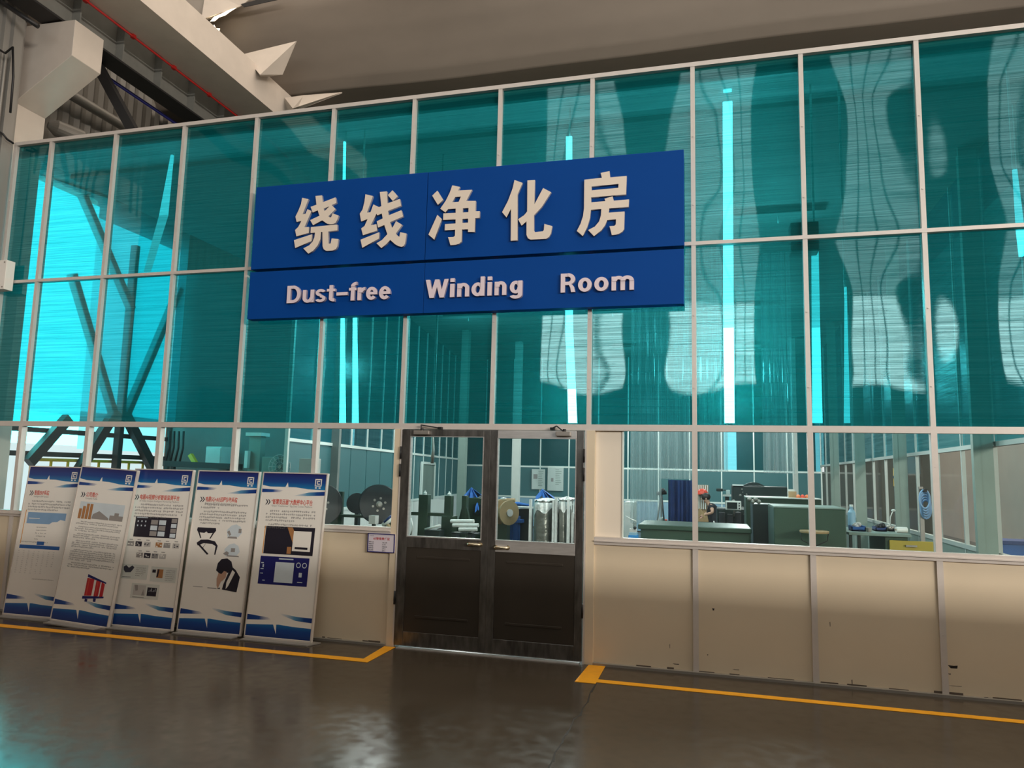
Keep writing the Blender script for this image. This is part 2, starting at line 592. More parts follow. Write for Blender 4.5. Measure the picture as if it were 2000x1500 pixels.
for x0, x1, lab in ((MX[0], -3.176, 'left of the doors'), (-1.074, MX[-1], 'right of the doors')):
    tn += 1
    m = MB().box((x0, -0.012, ZS - 0.040), (x1, 0.070, ZS + 0.030)).box((x0, -0.030, ZS - 0.012), (x1, -0.004, ZS + 0.0))
    struct('trim_%d' % tn, m, 'aluminium', 'aluminium window sill rail ' + lab, 'rail')
    tn += 1
    struct('baseboard_front_%d' % tn, MB().box((x0, -0.03, 0), (x1, 0.07, 0.022)), 'plate_grey', 'dirty grey base channel under the cream panels ' + lab, 'baseboard')
    m = MB()
    rr = random.Random(int(x0 * 10))
    x = x0 + 0.4
    while x < x1 - 0.2:
        ln = rr.uniform(0.02, 0.22)
        m.box((x, 0.0075, 0.022), (x + ln, 0.0125, 0.022 + rr.uniform(0.004, 0.018)))
        x += ln + rr.uniform(0.0, 0.25)
    tag(m.build('grime_edge', 'grime'), 'dark scuffed grime along the foot of the cream panels ' + lab, 'grime', None, 'stuff')


tn += 1
struct('trim_%d' % tn, MB().box((MX[0], 0.08, 5.70), (MX[-1], 0.10, 5.80)), 'white_paint', 'pale inner lintel seen through the tops of the upper teal panes', 'lintel')


def bowed(x0, x1, z0, z1, amp, seed, y=0.045):
    """A sheet clamped at its edges and bowed a few millimetres toward the hall."""
    r = random.Random(seed)
    a1, a2, ph = r.uniform(0.25, 0.5), r.uniform(-0.25, 0.25), r.uniform(0, 6.3)

    def fn(u, v):
        bu = (1 - math.cos(2 * PI * u)) / 2
        bv = min(1.0, (1 - math.cos(2 * PI * v)) / 2 * 1.6) ** 0.8
        wob = 1 + a1 * 0.35 * math.sin(PI * 2 * v + ph) + a2 * math.sin(PI * 3.1 * v + ph * 2)
        skew = 0.10 * math.sin(PI * 2 * v + ph)
        bu2 = (1 - math.cos(2 * PI * min(1, max(0, u + skew * u * (1 - u))))) / 2
        return (x0 + (x1 - x0) * u, y - amp * (0.35 * bu + 0.65 * bu2) * bv * wob, z0 + (z1 - z0) * v)
    return MB().surf(fn, 30, 40)


wn = 0
for i in range(NB):
    x0, x1 = MX[i] + 0.018, MX[i + 1] - 0.018
    amp = {9: .0052, 10: .0056, 11: .0056, 12: .006}.get(i, .0045)
    wn += 1
    struct('window_%d' % wn, bowed(x0, x1, ZM + 0.015, ZTOP - 0.02, amp, i * 3 + 1), 'teal_sheet', 'upper teal pane in the ' + bay_name[i], 'window pane', fix=False)
    wn += 1
    struct('window_%d' % wn, bowed(x0, x1, ZT + 0.025, ZM - 0.015, amp, i * 3 + 2), 'teal_sheet', 'lower teal pane in the ' + bay_name[i], 'window pane', fix=False)
    if i in DOOR_BAYS:
        continue
    wn += 1
    xg = at(1217, 950, .045).x if i == 8 else x0
    struct('window_%d' % wn, MB().quad([(xg, 0.045, ZS + 0.028), (x1, 0.045, ZS + 0.028), (x1, 0.045, ZT - 0.025), (xg, 0.045, ZT - 0.025)]), 'window_glass', 'clear window in the ' + bay_name[i], 'window', fix=False)
    m = MB().box((x0 + 0.004, 0.013, 0.02), (x1 - 0.004, 0.055, ZS - 0.035))
    wp = struct('wall_front', m, 'cream_panel', 'cream wall panel below the clear window in the ' + bay_name[i], 'wall panel')
    # chips and scratches the photo shows on the right-hand panels
    marks = {9: [(1393, 1190, .02, .022), (1382, 1279, .010, .010), (1437, 1308, .06, .005)],
             10: [(1621, 1219, .006, .045), (1664, 1332, .008, .045)],
             11: [(1830, 1300, .075, .026), (1827, 1314, .022, .007), (1650, 1321, .10, .004)],
             12: [(1965, 1228, .03, .014), (1977, 1230, .022, .016), (1940, 1233, .014, .010)],
             8: [(1308, 1262, .005, .04), (1320, 1297, .06, .008)]}.get(i, [])
    if marks:
        mm = MB()
        for px, py, w, h in marks:
            c = at(px, py, 0.013)
            xx = min(max(c.x, x0 + 0.01 + w / 2), x1 - 0.006 - w / 2)
            mm.prism([(xx - w / 2, 0.0125, c.z + h * 0.45), (xx + w * 0.1, 0.0125, c.z + h * 0.35), (xx + w / 2, 0.0125, c.z + h * 0.5), (xx + w * 0.45, 0.0125, c.z - h * 0.4), (xx - w * 0.2, 0.0125, c.z - h * 0.5)], (0, 0.0008, 0))
        mm.build('paint_chip', 'chip', wp)

# cream jambs beside the doors
tn += 1
struct('trim_%d' % tn, MB().box((-3.175, -0.012, 0), (-3.102, 0.07, ZT - 0.03)), 'cream_panel', 'cream jamb post at the left side of the steel doors', 'door jamb')
tn += 1
struct('trim_%d' % tn, MB().box((-1.155, -0.012, 0), (-1.075, 0.07, ZT - 0.03)), 'cream_panel', 'cream jamb post at the right side of the steel doors', 'door jamb')
tn += 1
struct('trim_%d' % tn, MB().box((-3.104, -0.02, 0), (-3.086, 0.06, ZT - 0.03)), 'aluminium', 'thin aluminium strip along the left door hinge side', 'door trim')
tn += 1
struct('trim_%d' % tn, MB().box((-1.172, -0.02, 0), (-1.156, 0.06, ZT - 0.03)), 'aluminium', 'thin aluminium strip along the right door hinge side', 'door trim')
tn += 1
struct('trim_%d' % tn, MB().box((-3.04, -0.07, 0.0), (-1.2, 0.02, 0.008)), 'steel_bright', 'steel threshold strip under the doors', 'threshold')


# ------------------------------------------------------------------ steel doors
def door(num, x0, x1, hinge_left, label):
    z0, z1 = 0.022, 2.185
    y0, y1 = -0.022, 0.028
    d = thing('door_%d' % num, label, 'door', ((x0 + x1) / 2, 0, 0), None, 'structure')
    if num == 1:
        gx0, gx1, gz0, gz1 = -2.985, -2.205, 1.105, 2.112
    else:
        gx0, gx1, gz0, gz1 = -2.045, -1.262, 1.105, 2.105
    f = MB()
    f.box((x0, y0, z0), (gx0 - 0.006, y1, z1)).box((gx1 + 0.006, y0, z0), (x1, y1, z1))
    f.box((gx0 - 0.006, y0, z0), (gx1 + 0.006, y1, 0.16))
    if num == 1:
        f.box((gx0 - 0.006, y0, gz1 + 0.004), (gx1 + 0.006, y1, z1))
    f.build('frame', 'steel_dark', d, 0.003)
    if num == 2:  # this rail is a paler steel than the frame
        tag(MB().box((gx0 - 0.006, y0 - 0.002, gz1 + 0.004), (gx1 + 0.006, y1, z1)).build('top_rail', 'steel_bright', d, 0.003), 'paler steel top rail')
    MB().box((gx0 - 0.006, y0 - 0.002, gz0 - 0.115), (gx1 + 0.006, y1, gz0 - 0.012)).build('lock_rail', 'steel_bright' if num == 2 else 'steel_dark', d, 0.003)
    k = MB().box((gx0 - 0.004, y0 + 0.006, 0.16), (gx1 + 0.004, y1 - 0.006, gz0 - 0.115)).build('kick_panel', 'steel_kick', d)
    fr = MB()
    for zz in (0.30, 0.885):
        fr.box((gx0 + 0.11, y0 + 0.001, zz), (gx1 - 0.11, y0 + 0.006, zz + 0.022))
    fr.build('pressed_ridge', 'steel_kick', k, 0.004)
    MB().quad([(gx0, 0.0, gz0), (gx1, 0.0, gz0), (gx1, 0.0, gz1), (gx0, 0.0, gz1)]).build('glass', 'window_glass', d, fix=False)
    gb = MB()
    for a, b in (((gx0 - .008, gz0 - .012), (gx1 + .008, gz0)), ((gx0 - .008, gz1), (gx1 + .008, gz1 + .006)), ((gx0 - .010, gz0), (gx0, gz1)), ((gx1, gz0), (gx1 + .010, gz1))):
        gb.box((a[0], y0 - 0.004, a[1]), (b[0], y1, b[1]))
    gb.build('glazing_bead', 'steel_bright', d)
    # bow pull handle
    hx = (-2.325, -2.20) if num == 1 else (-2.045, -1.92)
    hz = at(hx[0], 0, 0).z
    zc = 1.052 if num == 1 else 1.035
    ya = y0 - 0.002
    a, b = Vector((hx[0], 0, zc)), Vector((hx[1], 0, zc))
    pts = [(hx[0], ya, zc), (hx[0], ya - 0.035, zc), (hx[0] + .012, ya - 0.045, zc), (hx[1] - .012, ya - 0.045, zc), (hx[1], ya - 0.035, zc), (hx[1], ya, zc)]
    hnd = MB().tube(pts, 0.013, 12)
    hnd.lathe((hx[0], ya, zc), (0, -1, 0), [(0, .022), (.008, .022)], 16).lathe((hx[1], ya, zc), (0, -1, 0), [(0, .022), (.008, .022)], 16)
    tag(hnd.build('pull_handle', 'brass_pull', d), 'short pale brass bow handle')
    # closer
    if num == 1:
        cx, cz, ax = -2.92, 2.150, (-2.90, -2.80)
        e0, e1, pin = at(858, 836, -0.06), at(822, 830, -0.06), at(823, 847, -0.06)
        body = [at(809, 842, -0.05), at(839, 848, -0.05)]
    else:
        e0, e1, pin = at(1078, 837, -0.06), at(1087, 832, -0.06), at(1102, 840, -0.06)
        body = [at(1086, 844, -0.05), at(1115, 851, -0.05)]
    cl = MB().box((body[0].x, y0 - 0.05, body[1].z - 0.006), (body[1].x, y0 - 0.002, body[0].z + 0.006))
    cl = cl.build('door_closer', 'closer_metal', d, 0.006)
    am = MB().beam((pin.x, -0.05, body[0].z), (e1.x, -0.055, e1.z), 0.022, 0.012).beam((e1.x, -0.055, e1.z), (e0.x, -0.055, e0.z), 0.016, 0.012)
    am.box((e0.x - .02, -0.055, e0.z - .012), (e0.x + .02, -0.005, e0.z + .012))
    am.lathe((pin.x, -0.05, body[0].z - 0.03), (0, 0, 1), [(0, .016), (.06, .016)], 12)
    am.build('closer_arm', 'black_metal', cl)
    hx0 = x0 - 0.004 if hinge_left else x1 + 0.004
    for zz in (1.88, 1.70, 0.42):
        MB().tube([(hx0, y0 - 0.012, zz), (hx0, y0 - 0.012, zz + 0.13)], 0.010, 10).build('hinge', 'black_metal', d)
    return d


door(1, -3.088, -2.1275, True, 'left stainless steel door with a glazed upper half beside the small framed notice')
door(2, -2.1265, -1.181, False, 'right stainless steel door with a paler steel top rail')

# ------------------------------------------------------------------ room interior shell
ROOM_BACK = 17.3
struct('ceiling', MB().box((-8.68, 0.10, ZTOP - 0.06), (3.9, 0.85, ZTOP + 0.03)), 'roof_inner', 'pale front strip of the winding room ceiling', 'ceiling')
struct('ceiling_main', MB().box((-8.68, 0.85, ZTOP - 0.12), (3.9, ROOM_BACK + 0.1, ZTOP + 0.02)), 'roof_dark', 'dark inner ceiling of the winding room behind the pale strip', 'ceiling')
for k, (lx, ly) in enumerate(LAMPS):
    t = thing('ceiling_lamp', 'tube ceiling lamp over the %s, lamp %s' % ('left aisle' if lx < -4 else 'middle aisle' if lx < 0 else 'right aisle', ['nearest the facade', 'near the facade', 'nearest the facade', 'in mid room', 'in mid room', 'in mid room', 'near the back wall', 'near the back wall'][k]), 'lamp', (lx, ly, 5.51), 'ceiling lamps inside the winding room')
    MB().box((lx - 0.63, ly - 0.16, 5.62), (lx + 0.63, ly + 0.16, 5.66)).build('housing', 'roof_dark', t)
    MB().tube([(lx, ly, 5.66), (lx, ly, 5.52)], 0.01).build('hanger_rod', 'white_paint', t)
A_L, B_L = Vector((-6.6, 3.45, 0)), Vector((-8.5, ROOM_BACK, 0))


def inner_wall(name, P, Q, nbays, zt, zs, where, low_mat, mid_mat, first_from, teal='teal_inner', plain=0, post='aluminium_inner'):
    """Partition with teal upper panes, a rail, middle panels and a low base, like the facade; every pane and post its own object."""
    global wn, tn
    d = (Q - P)
    n = Vector((-d.y, d.x, 0)).normalized()
    for b in range(nbays + 1):
        p = P + d * (b / nbays)
        tn += 1
        struct('trim_%d' % tn, MB().beam((p.x, p.y, zt if 0 < b < plain else 0), (p.x, p.y, ZTOP - 0.14), 0.036, 0.045, n), post, 'white post of the %s, %s from %s' % (where, ORD[b], first_from), 'post')
    for b in range(nbays):
        a, c = P + d * ((b + 0.02) / nbays), P + d * ((b + 0.98) / nbays)
        wn += 1
        zq = 3.95
        struct('window_%d' % wn, MB().quad([(a.x, a.y, zt + .02), (c.x, c.y, zt + .02), (c.x, c.y, ZTOP - 0.14), (a.x, a.y, ZTOP - 0.14)]), teal, 'inner teal pane of the %s, %s from %s' % (where, ORD[b], first_from), 'window pane', fix=False)
        struct('wall_%s' % name, MB().beam((a.x, a.y, (zt + zs) / 2), (c.x, c.y, (zt + zs) / 2), 0.02, zt - zs - 0.04) if mid_mat != 'partition_glass' else MB().quad([(a.x, a.y, zs), (c.x, c.y, zs), (c.x, c.y, zt), (a.x, a.y, zt)]), mid_mat, 'middle panel under the teal of the %s, %s from %s' % (where, ORD[b], first_from), 'wall panel', fix=mid_mat != 'partition_glass')
    for zc, h, nm in ((zt, 0.055, 'upper'), (zs, 0.055, 'lower')):
        tn += 1
        struct('trim_%d' % tn, MB().beam((P.x, P.y, zc), (Q.x, Q.y, zc), 0.06, h), post, '%s white rail of the %s' % (nm, where), 'rail')
    struct('wall_%s_base' % name, MB().beam((P.x, P.y, zs / 2), (Q.x, Q.y, zs / 2), 0.03, zs - 0.05), low_mat, 'low base panel of the %s' % where, 'wall panel')


inner_wall('left', A_L, B_L, 14, 2.22, 1.0, 'left partition inside the room', 'white_paint', 'panel_teal_dark', 'the facade', plain=8)
inner_wall('back', Vector((-8.5, ROOM_BACK, 0)), Vector((3.3, ROOM_BACK, 0)), 12, 2.02, 1.0, 'back partition of the room', 'light_blue', 'panel_teal_dark', 'its left end')
inner_wall('right', Vector((3.1, 0.12, 0)), Vector((3.3, ROOM_BACK, 0)), 15, 2.22, 0.98, 'right partition inside the room', 'grey_green', 'partition_glass', 'the facade', post='post_grey')
for k, yy in enumerate((2.25, 6.0, 9.3, 12.5)):
    tn += 1
    struct('column_%d' % (k + 1), MB().box((2.93, yy, 0), (3.06, yy + (0.30 if k == 0 else 0.14), ZTOP - 0.14)).box((2.86, yy - 0.01, 0), (2.93, yy + 0.02, ZTOP - 0.14)), 'grey_green', 'grey green steel column on the right partition, %s from the facade' % ORD[k], 'column')
tn += 1
c0 = at(1006, 960, 14.0)
struct('column_5', MB().box((c0.x - .10, 14.0, 0), (c0.x + .10, 14.2, ZTOP - 0.14)), 'off_white', 'pale column standing in front of the back partition seen through the right door', 'column')
c0 = at(899, 960, 12.0)
struct('column_6', MB().box((c0.x - .10, 12.0, 0), (c0.x + .10, 12.2, ZTOP - 0.14)), 'grey_green', 'grey column by the left partition seen through the left door', 'column')
c0 = at(1555, 960, 14.5)
struct('column_7', MB().box((c0.x - .06, 14.5, 0), (c0.x + .06, 14.7, ZTOP - 0.14)), 'off_white', 'pale slim column near the far right corner of the room', 'column')
# the cross partition that closes the passage at the left from the room
struct('wall_passage', MB().box((-10.4, 5.35, 0), (-6.7, 5.43, ZTOP - 0.14)), 'roof_dark', 'grey wall closing the passage behind the display stands', 'wall')
struct('wall_passage_side', MB().box((-6.62, 3.40, 0), (-6.56, 3.45, ZTOP - 0.14)), 'off_white', 'pale corner stud where the passage meets the left partition', 'wall')

# ------------------------------------------------------------------ hall shell
struct('wall_left', MB().surf(lambda u, v: (-10.5 + (0.05 if int(u * 240 + .5) % 3 == 0 else 0.0), 5.25 + 18 * u, 0 + 13 * v), 240, 1, False), 'corrugated', 'corrugated grey metal wall on the left of the hall', 'wall')
struct('wall_left_upper', MB().surf(lambda u, v: (-10.5 + (0.05 if int(u * 123 + .5) % 3 == 0 else 0.0), -4 + 9.25 * u, 6.4 + 6.6 * v), 123, 1, False), 'corrugated', 'corrugated grey wall above the tall left windows', 'wall')
struct('wall_left_low', MB().box((-10.6, -4, 0), (-10.48, 5.25, 0.95)).box((-10.6, -4, 0.95), (-10.48, 1.5, 7.0)), 'hall_beige', 'low beige wall under the tall left windows', 'wall')
struct('wall_left_hall', MB().box((-12.2, -20.2, 0), (-12.0, -4.0, 18)), 'hall_wall', 'dark left hall wall outside the picture', 'wall')
struct('wall_far', MB().box((-40, 23.4, 0), (30, 23.6, 13)), 'hall_wall', 'dark far wall of the hall behind the winding room', 'wall')
struct('wall_right', MB().box((7.9, 0.5, 0), (8.1, 23.4, 13)), 'hall_beige', 'beige hall wall seen beyond the right partition', 'wall')
struct('ceiling_hall', MB().box((-60, -20.2, 18.0), (45, -9.0, 18.2)), 'hall_wall', 'dark hall roof behind the viewer', 'ceiling')
struct('wall_back_hall', MB().box((-60, -20.3, 0), (45, -20.1, 18)), 'hall_wall', 'dark hall wall behind the viewer with daylight windows', 'wall')
struct('wall_light_block', MB().box((-60, -8.12, 0), (45, -8.0, 3.46)), 'hall_wall', 'added long wall behind the viewer, cutting off the low light', 'wall')  # unseen wall added to cut the shadow line across the facade
hw = 0
for a, b in ((-6.2, -3.55), (-0.95, 1.80), (4.36, 7.07), (9.7, 12.4)):
    hw += 1
    wd = 'daylight window in the hall wall behind the viewer, %s from the left' % ORD[hw - 1]
    d = thing('window_%d' % (200 + hw), wd, 'window', ((a + b) / 2, -20.05, 4.56), None, 'structure')
    MB().quad([(a, -20.05, 4.56), (b, -20.05, 4.56), (b, -20.05, 8.12), (a, -20.05, 8.12)]).build('pane', 'daylight', d, fix=False)
    MB().quad([(a, -20.05, 8.2), (b, -20.05, 8.2), (b, -20.05, 17.5), (a, -20.05, 17.5)]).build('upper_pane', 'daylight_soft', d, fix=False)
    f = MB()
    for k in range(1, 4):
        xx = a + (b - a) * k / 4
        f.box((xx - 0.03, -20.04, 4.56), (xx + 0.03, -19.98, 17.5))
    for zz in (4.5, 5.3, 6.0, 6.7, 7.4, 8.12, 9.3, 10.5, 11.7, 13.0, 14.3, 15.6, 16.9):
        f.box((a - 0.06, -20.04, zz - 0.02), (b + 0.06, -19.99, zz + 0.02))
    f.build('glazing_bars', 'dark_steel', d)
for k, (a, b) in enumerate(((14.0, 38.0), (-55.0, -32.0))):  # unseen glowing strips added to light the upper part of the facade
    hw += 1
    struct('window_%d' % (200 + hw), MB().quad([(a, -20.05, 7.25), (b, -20.05, 7.25), (b, -20.05, 7.75), (a, -20.05, 7.75)]), 'added_strip_light', 'added glowing strip far %s in the hall wall behind the viewer' % ('right', 'left')[k], 'window', fix=False)

# tall bright windows in the left hall wall, seen through the teal panes
LW = [(1.5, 3.15, 0.95, 2.05, 'daylight_white'), (1.5, 3.15, 2.05, 6.3, 'daylight_left'), (3.15, 5.25, 0.95, 2.0, 'daylight_white'), (3.15, 5.25, 2.0, 2.65, 'daylight_cyan'), (3.15, 5.25, 2.65, 6.1, 'daylight_dim'), (3.15, 5.25, 6.1, 6.6, 'roof_dark')]
for k, (a, b, c, e, mm) in enumerate(LW):
    hw += 1
    if mm == 'roof_dark':
        struct('wall_left_infill', MB().box((-10.52, a, c), (-10.46, b, e)), mm, 'dark infill above the farther tall left window', 'wall')
        continue
    struct('window_%d' % (200 + hw), MB().quad([(-10.47, a, c), (-10.47, b, c), (-10.47, b, e), (-10.47, a, e)]), mm, 'daylit pane of the tall left hall windows, %s in the %s window' % ({0.95: 'bottom row', 2.05: 'top row', 2.0: 'second row', 2.65: 'dim upper row'}[c], 'nearer' if b < 4 else 'farther'), 'window', fix=False)
fb = MB()
for zz, y0, y1 in ((2.28, 1.5, 5.25), (1.90, 1.5, 5.25)):
    fb.box((-10.44, y0, zz - 0.05), (-10.38, y1, zz + 0.03))
tag(fb.build('window_rail', 'dark_steel'), 'dark horizontal steel rails across the tall left windows', 'window rail', None, 'structure')
for k, (p, q) in enumerate((((-10.3, 2.95, 1.45), (-10.3, 3.75, 2.70)), ((-10.3, 4.98, 1.45), (-10.3, 3.95, 2.70)), ((-10.3, 3.75, 2.55), (-10.3, 2.55, 4.9)), ((-10.3, 3.95, 2.55), (-10.3, 5.1, 5.3)), ((-10.3, 2.1, 1.75), (-10.3, 2.75, 2.5)), ((-10.3, 2.6, 6.3), (-10.3, 3.9, 4.6)))):
    tag(MB().beam(p, q, 0.16 if k in (0, 1, 4) else 0.12, 0.12, (1, 0, 0)).build('diagonal_brace', 'dark_steel' if k in (0, 1, 4) else 'casing_grey'), ['dark steel brace rising to the right behind the second display stand', 'dark steel brace falling to the right above the third display stand', 'dark brace seen dimly through the lower teal panes, leaning left', 'dark brace seen dimly through the lower teal panes, leaning right', 'short dark brace above the first display stand', 'dark brace seen dimly through an upper teal pane'][k], 'brace', 'steel wind braces before the left windows', 'structure')  # upper braces in paler grey, haze put into their colour
tag(MB().box((-10.36, 3.82, 0), (-10.24, 3.92, 5.8)).build('window_post', 'dark_steel'), 'dark upright post between the two tall left windows', 'post', None, 'structure')
tag(MB().quad([(-10.23, 1.6, 2.55), (-10.23, 5.2, 2.55), (-10.23, 5.2, 6.6), (-10.23, 1.6, 6.28)]).build('window_film', 'haze_sheet', None, fix=False), 'added milky sheet hazing the upper part of the tall left windows', 'film')  # sheet added to haze the braces and lower their contrast
struct('passage_light_block', MB().prism([(-10.5, 0.8, 6.22), (-10.5, 5.4, 6.9), (-10.5, 5.4, 6.98), (-10.5, 0.8, 6.30)], (3.4, 0, 0)), 'roof_dark', 'added light-blocking slab over the passage behind the display stands', 'ceiling')  # unseen slab added to keep window light off the white beam
# outside the left windows: yellow guard rail
g = thing('guard_rail', 'yellow tubular guard rail outside the tall left windows', 'railing', (-10.42, 2.5, 0))
for yy in (2.25, 2.62, 2.95, 3.28, 3.6, 3.95, 4.3, 4.65, 5.0):
    MB().tube([(-10.42, yy, 0.9), (-10.42, yy, 1.80)], 0.022, 8).build('rail_post', 'yellow_rail', g)
MB().tube([(-10.42, 2.2, 1.80), (-10.42, 5.1, 1.80)], 0.026, 8).build('top_bar', 'yellow_rail', g)

# added glowing slits beyond the partitions, standing in for smeared light
def slit(px0, px1, ytop, Y, mm, zb, label):
    global hw
    a, b, t = at(px0, 700, Y), at(px1, 700, Y), at((px0 + px1) / 2, ytop, Y)
    hw += 1
    d = thing('window_%d' % (200 + hw), label, 'window', ((a.x + b.x) / 2, Y, zb), None, 'structure')
    MB().quad([(a.x, Y, zb), (b.x, Y, zb), (b.x, Y, t.z), (a.x, Y, t.z)]).build('pane', mm, d, fix=False)
    MB().box((a.x - .05, Y + .01, zb - .05), (b.x + .05, Y + .05, t.z + .05)).build('frame', 'dark_steel', d)


slit(1412, 1436, 838, 17.9, 'added_slit', 2.05, 'added glowing slit above the rail of the back partition behind the clear windows')
slit(1588, 1604, 800, 17.9, 'added_slit_soft', 2.05, 'soft added light slit beyond the back partition at the far right')
slit(664, 672, 800, 12.5, 'added_slit_soft', 2.25, 'left one of the twin added light slits beyond the left partition')
slit(690, 700, 800, 13.2, 'added_slit_soft', 2.25, 'right one of the twin added light slits beyond the left partition')


# added glowing shapes behind the teal panes, standing in for scattered light streaks
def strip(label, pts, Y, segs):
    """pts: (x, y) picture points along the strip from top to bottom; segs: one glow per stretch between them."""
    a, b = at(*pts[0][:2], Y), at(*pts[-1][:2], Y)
    t = thing('bright_strip', label, 'added streak', (b.x, Y, b.z), 'added light streaks behind the teal panes')
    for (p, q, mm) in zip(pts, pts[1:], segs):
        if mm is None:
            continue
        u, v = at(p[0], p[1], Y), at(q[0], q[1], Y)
        MB().prism([(u.x - px_(Y, p[2]), Y, u.z), (u.x + px_(Y, p[2]), Y, u.z), (v.x + px_(Y, q[2]), Y, v.z), (v.x - px_(Y, q[2]), Y, v.z)], (0, 0.03, 0)).build('streak_glow', mm, t)
    MB().box((a.x - .01, Y + .035, a.z - .10), (a.x + .01, Y + .05, ZTOP - .06)).build('streak_mount', 'aluminium_inner', t)


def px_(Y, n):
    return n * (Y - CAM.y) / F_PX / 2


strip('added glowing streak right of the sign end, the brightest one', [(1421, 137, 15), (1421, 178, 16), (1421, 198, 18), (1423, 640, 19), (1425, 826, 18)], 0.45, ['added_streak_soft', None, 'added_streak_mid', 'added_streak_hot'])
strip('added glowing streak just under and over the right end of the sign', [(1111, 266, 12), (1111, 640, 15), (1116, 760, 16), (1118, 826, 17)], 0.45, ['added_streak_mid', 'added_streak_mid', 'added_streak_hot'])
strip('left one of the twin added light streaks left of the doors', [(672, 276, 4), (668, 610, 7), (668, 826, 13)], 0.45, ['added_streak_soft', 'added_streak_mid'])
strip('right one of the twin added light streaks left of the doors', [(692, 600, 7), (693, 826, 13)], 0.45, ['added_streak_mid'])
strip('soft wide added light streak in the lower pane right of the bright one', [(1592, 480, 12), (1594, 640, 14), (1597, 826, 17)], 0.5, ['added_streak_faint', 'added_streak_soft'])
strip('thin cyan added light streak beside the window reflection at the right', [(1652, 560, 3), (1655, 826, 10)], 0.5, ['added_streak_faint'])
strip('slanting added light streak fading down the third upper pane from the left', [(335, 302, 5), (318, 420, 22), (286, 530, 16)], 0.5, ['added_streak_faint', 'added_streak_dim'])
strip('added light streak at the right edge of the picture', [(1983, 330, 6), (1994, 450, 12), (1996, 500, 6)], 0.5, ['added_streak_faint', 'added_streak_soft'])
# ================================================================== UPPER HALL STEELWORK
# concrete column with a corbel
XC, XE = -8.99, -8.10
m = MB().box((XC - 0.62, 0.15, 0.0), (XC, 0.63, 12.5))
struct('column_8', m, 'concrete_white', 'white concrete column at the left end of the facade', 'column')
tb, te = 6.55, 7.105
cb = MB().prism([(XC, 0.15, tb), (XE, 0.15, te), (XE, 0.15, 7.61), (XC, 0.15, 7.64)], (0, 0.48, 0))
tag(cb.build('corbel', 'concrete_white', None, 0.006), 'white concrete corbel jutting from the column under the crane girder', 'corbel', None, 'structure')
MB_ = MB
# crane girder on the corbel
gd = thing('crane_girder', 'grey steel crane girder with web stiffeners resting on the corbel', 'girder', (-8.5, 4.0, 7.64), None, 'structure')
MB().box((-8.52, -6.0, 7.66), (-8.50, 16.0, 8.55)).build('web', 'girder_grey', gd)
MB().box((-8.68, -6.0, 7.64), (-8.34, 16.0, 7.67)).build('bottom_flange', 'dark_steel', gd)
MB().box((-8.72, -6.0, 8.55), (-8.30, 16.0, 8.58)).build('top_flange', 'girder_grey', gd)
for k in range(12):
    yy = 0.45 + (k - 3) * 0.78
    MB().box((-8.50, yy, 7.67), (-8.36, yy + 0.02, 8.55)).build('stiffener', 'girder_grey', gd)
# red conductor rail
rl = thing('conductor_rail', 'thin red conductor rail running along the white beam', 'rail', (-8.12, 4, 8.0))
MB().tube([(-8.10, -5, 7.97), (-8.10, 15, 7.97)], 0.016, 8).build('rail', 'red_rail', rl)
for k in range(8):
    MB().box((-8.125, -0.6 + k * 0.85, 7.945), (-8.075, -0.54 + k * 0.85, 8.03)).build('rail_clip', 'red_rail', rl)
# white box beam right of it
struct('beam_white', MB().box((-8.10, -7.0, 8.0), (-7.40, 18.0, 8.56)), 'concrete_white', 'long white concrete beam running back over the facade', 'beam')
# bracing and pipes behind
tag(MB().beam((-8.72, 1.15, 7.62), (-7.98, 1.25, 6.45), 0.13, 0.13).build('diagonal_brace', 'dark_steel'), 'black diagonal brace dropping from under the corbel behind the facade', 'brace', None, 'structure')
tag(MB().tube([(-8.9, 0.64, 7.66), (-8.9, 8.0, 7.62)], 0.028, 10).build('cable_conduit', 'print_navy'), 'thin dark blue conduit running back below the crane girder', 'conduit')
tag(MB().tube([(-10.25, 0.5, 7.86), (-10.25, 18.0, 7.84)], 0.085, 12).build('wall_pipe', 'casing_grey'), 'grey pipe along the corrugated left wall above the facade', 'pipe')
tag(MB().tube([(-10.3, -2, 9.5), (-10.3, 18.0, 9.5)], 0.06, 10).build('wall_pipe', 'dark_steel'), 'dark pipe high on the corrugated left wall beside the girder', 'pipe')
tag(MB().box((-10.4, -3.0, 10.1), (-9.3, 16.0, 10.25)).build('walkway_slab', 'dark_steel'), 'dark underside of the crane walkway at the top left', 'walkway', None, 'structure')
tag(MB().box((-9.92, 1.85, 6.49), (-9.88, 1.95, 6.95)).lathe((-10.05, 1.6, 7.05), (0.5, 1, -0.1), [(0, .05), (.12, .13), (.5, .13), (.62, .05)], 18).build('metal_duct', 'casing_grey'), 'shiny metal duct end behind the column foot above the facade', 'duct')
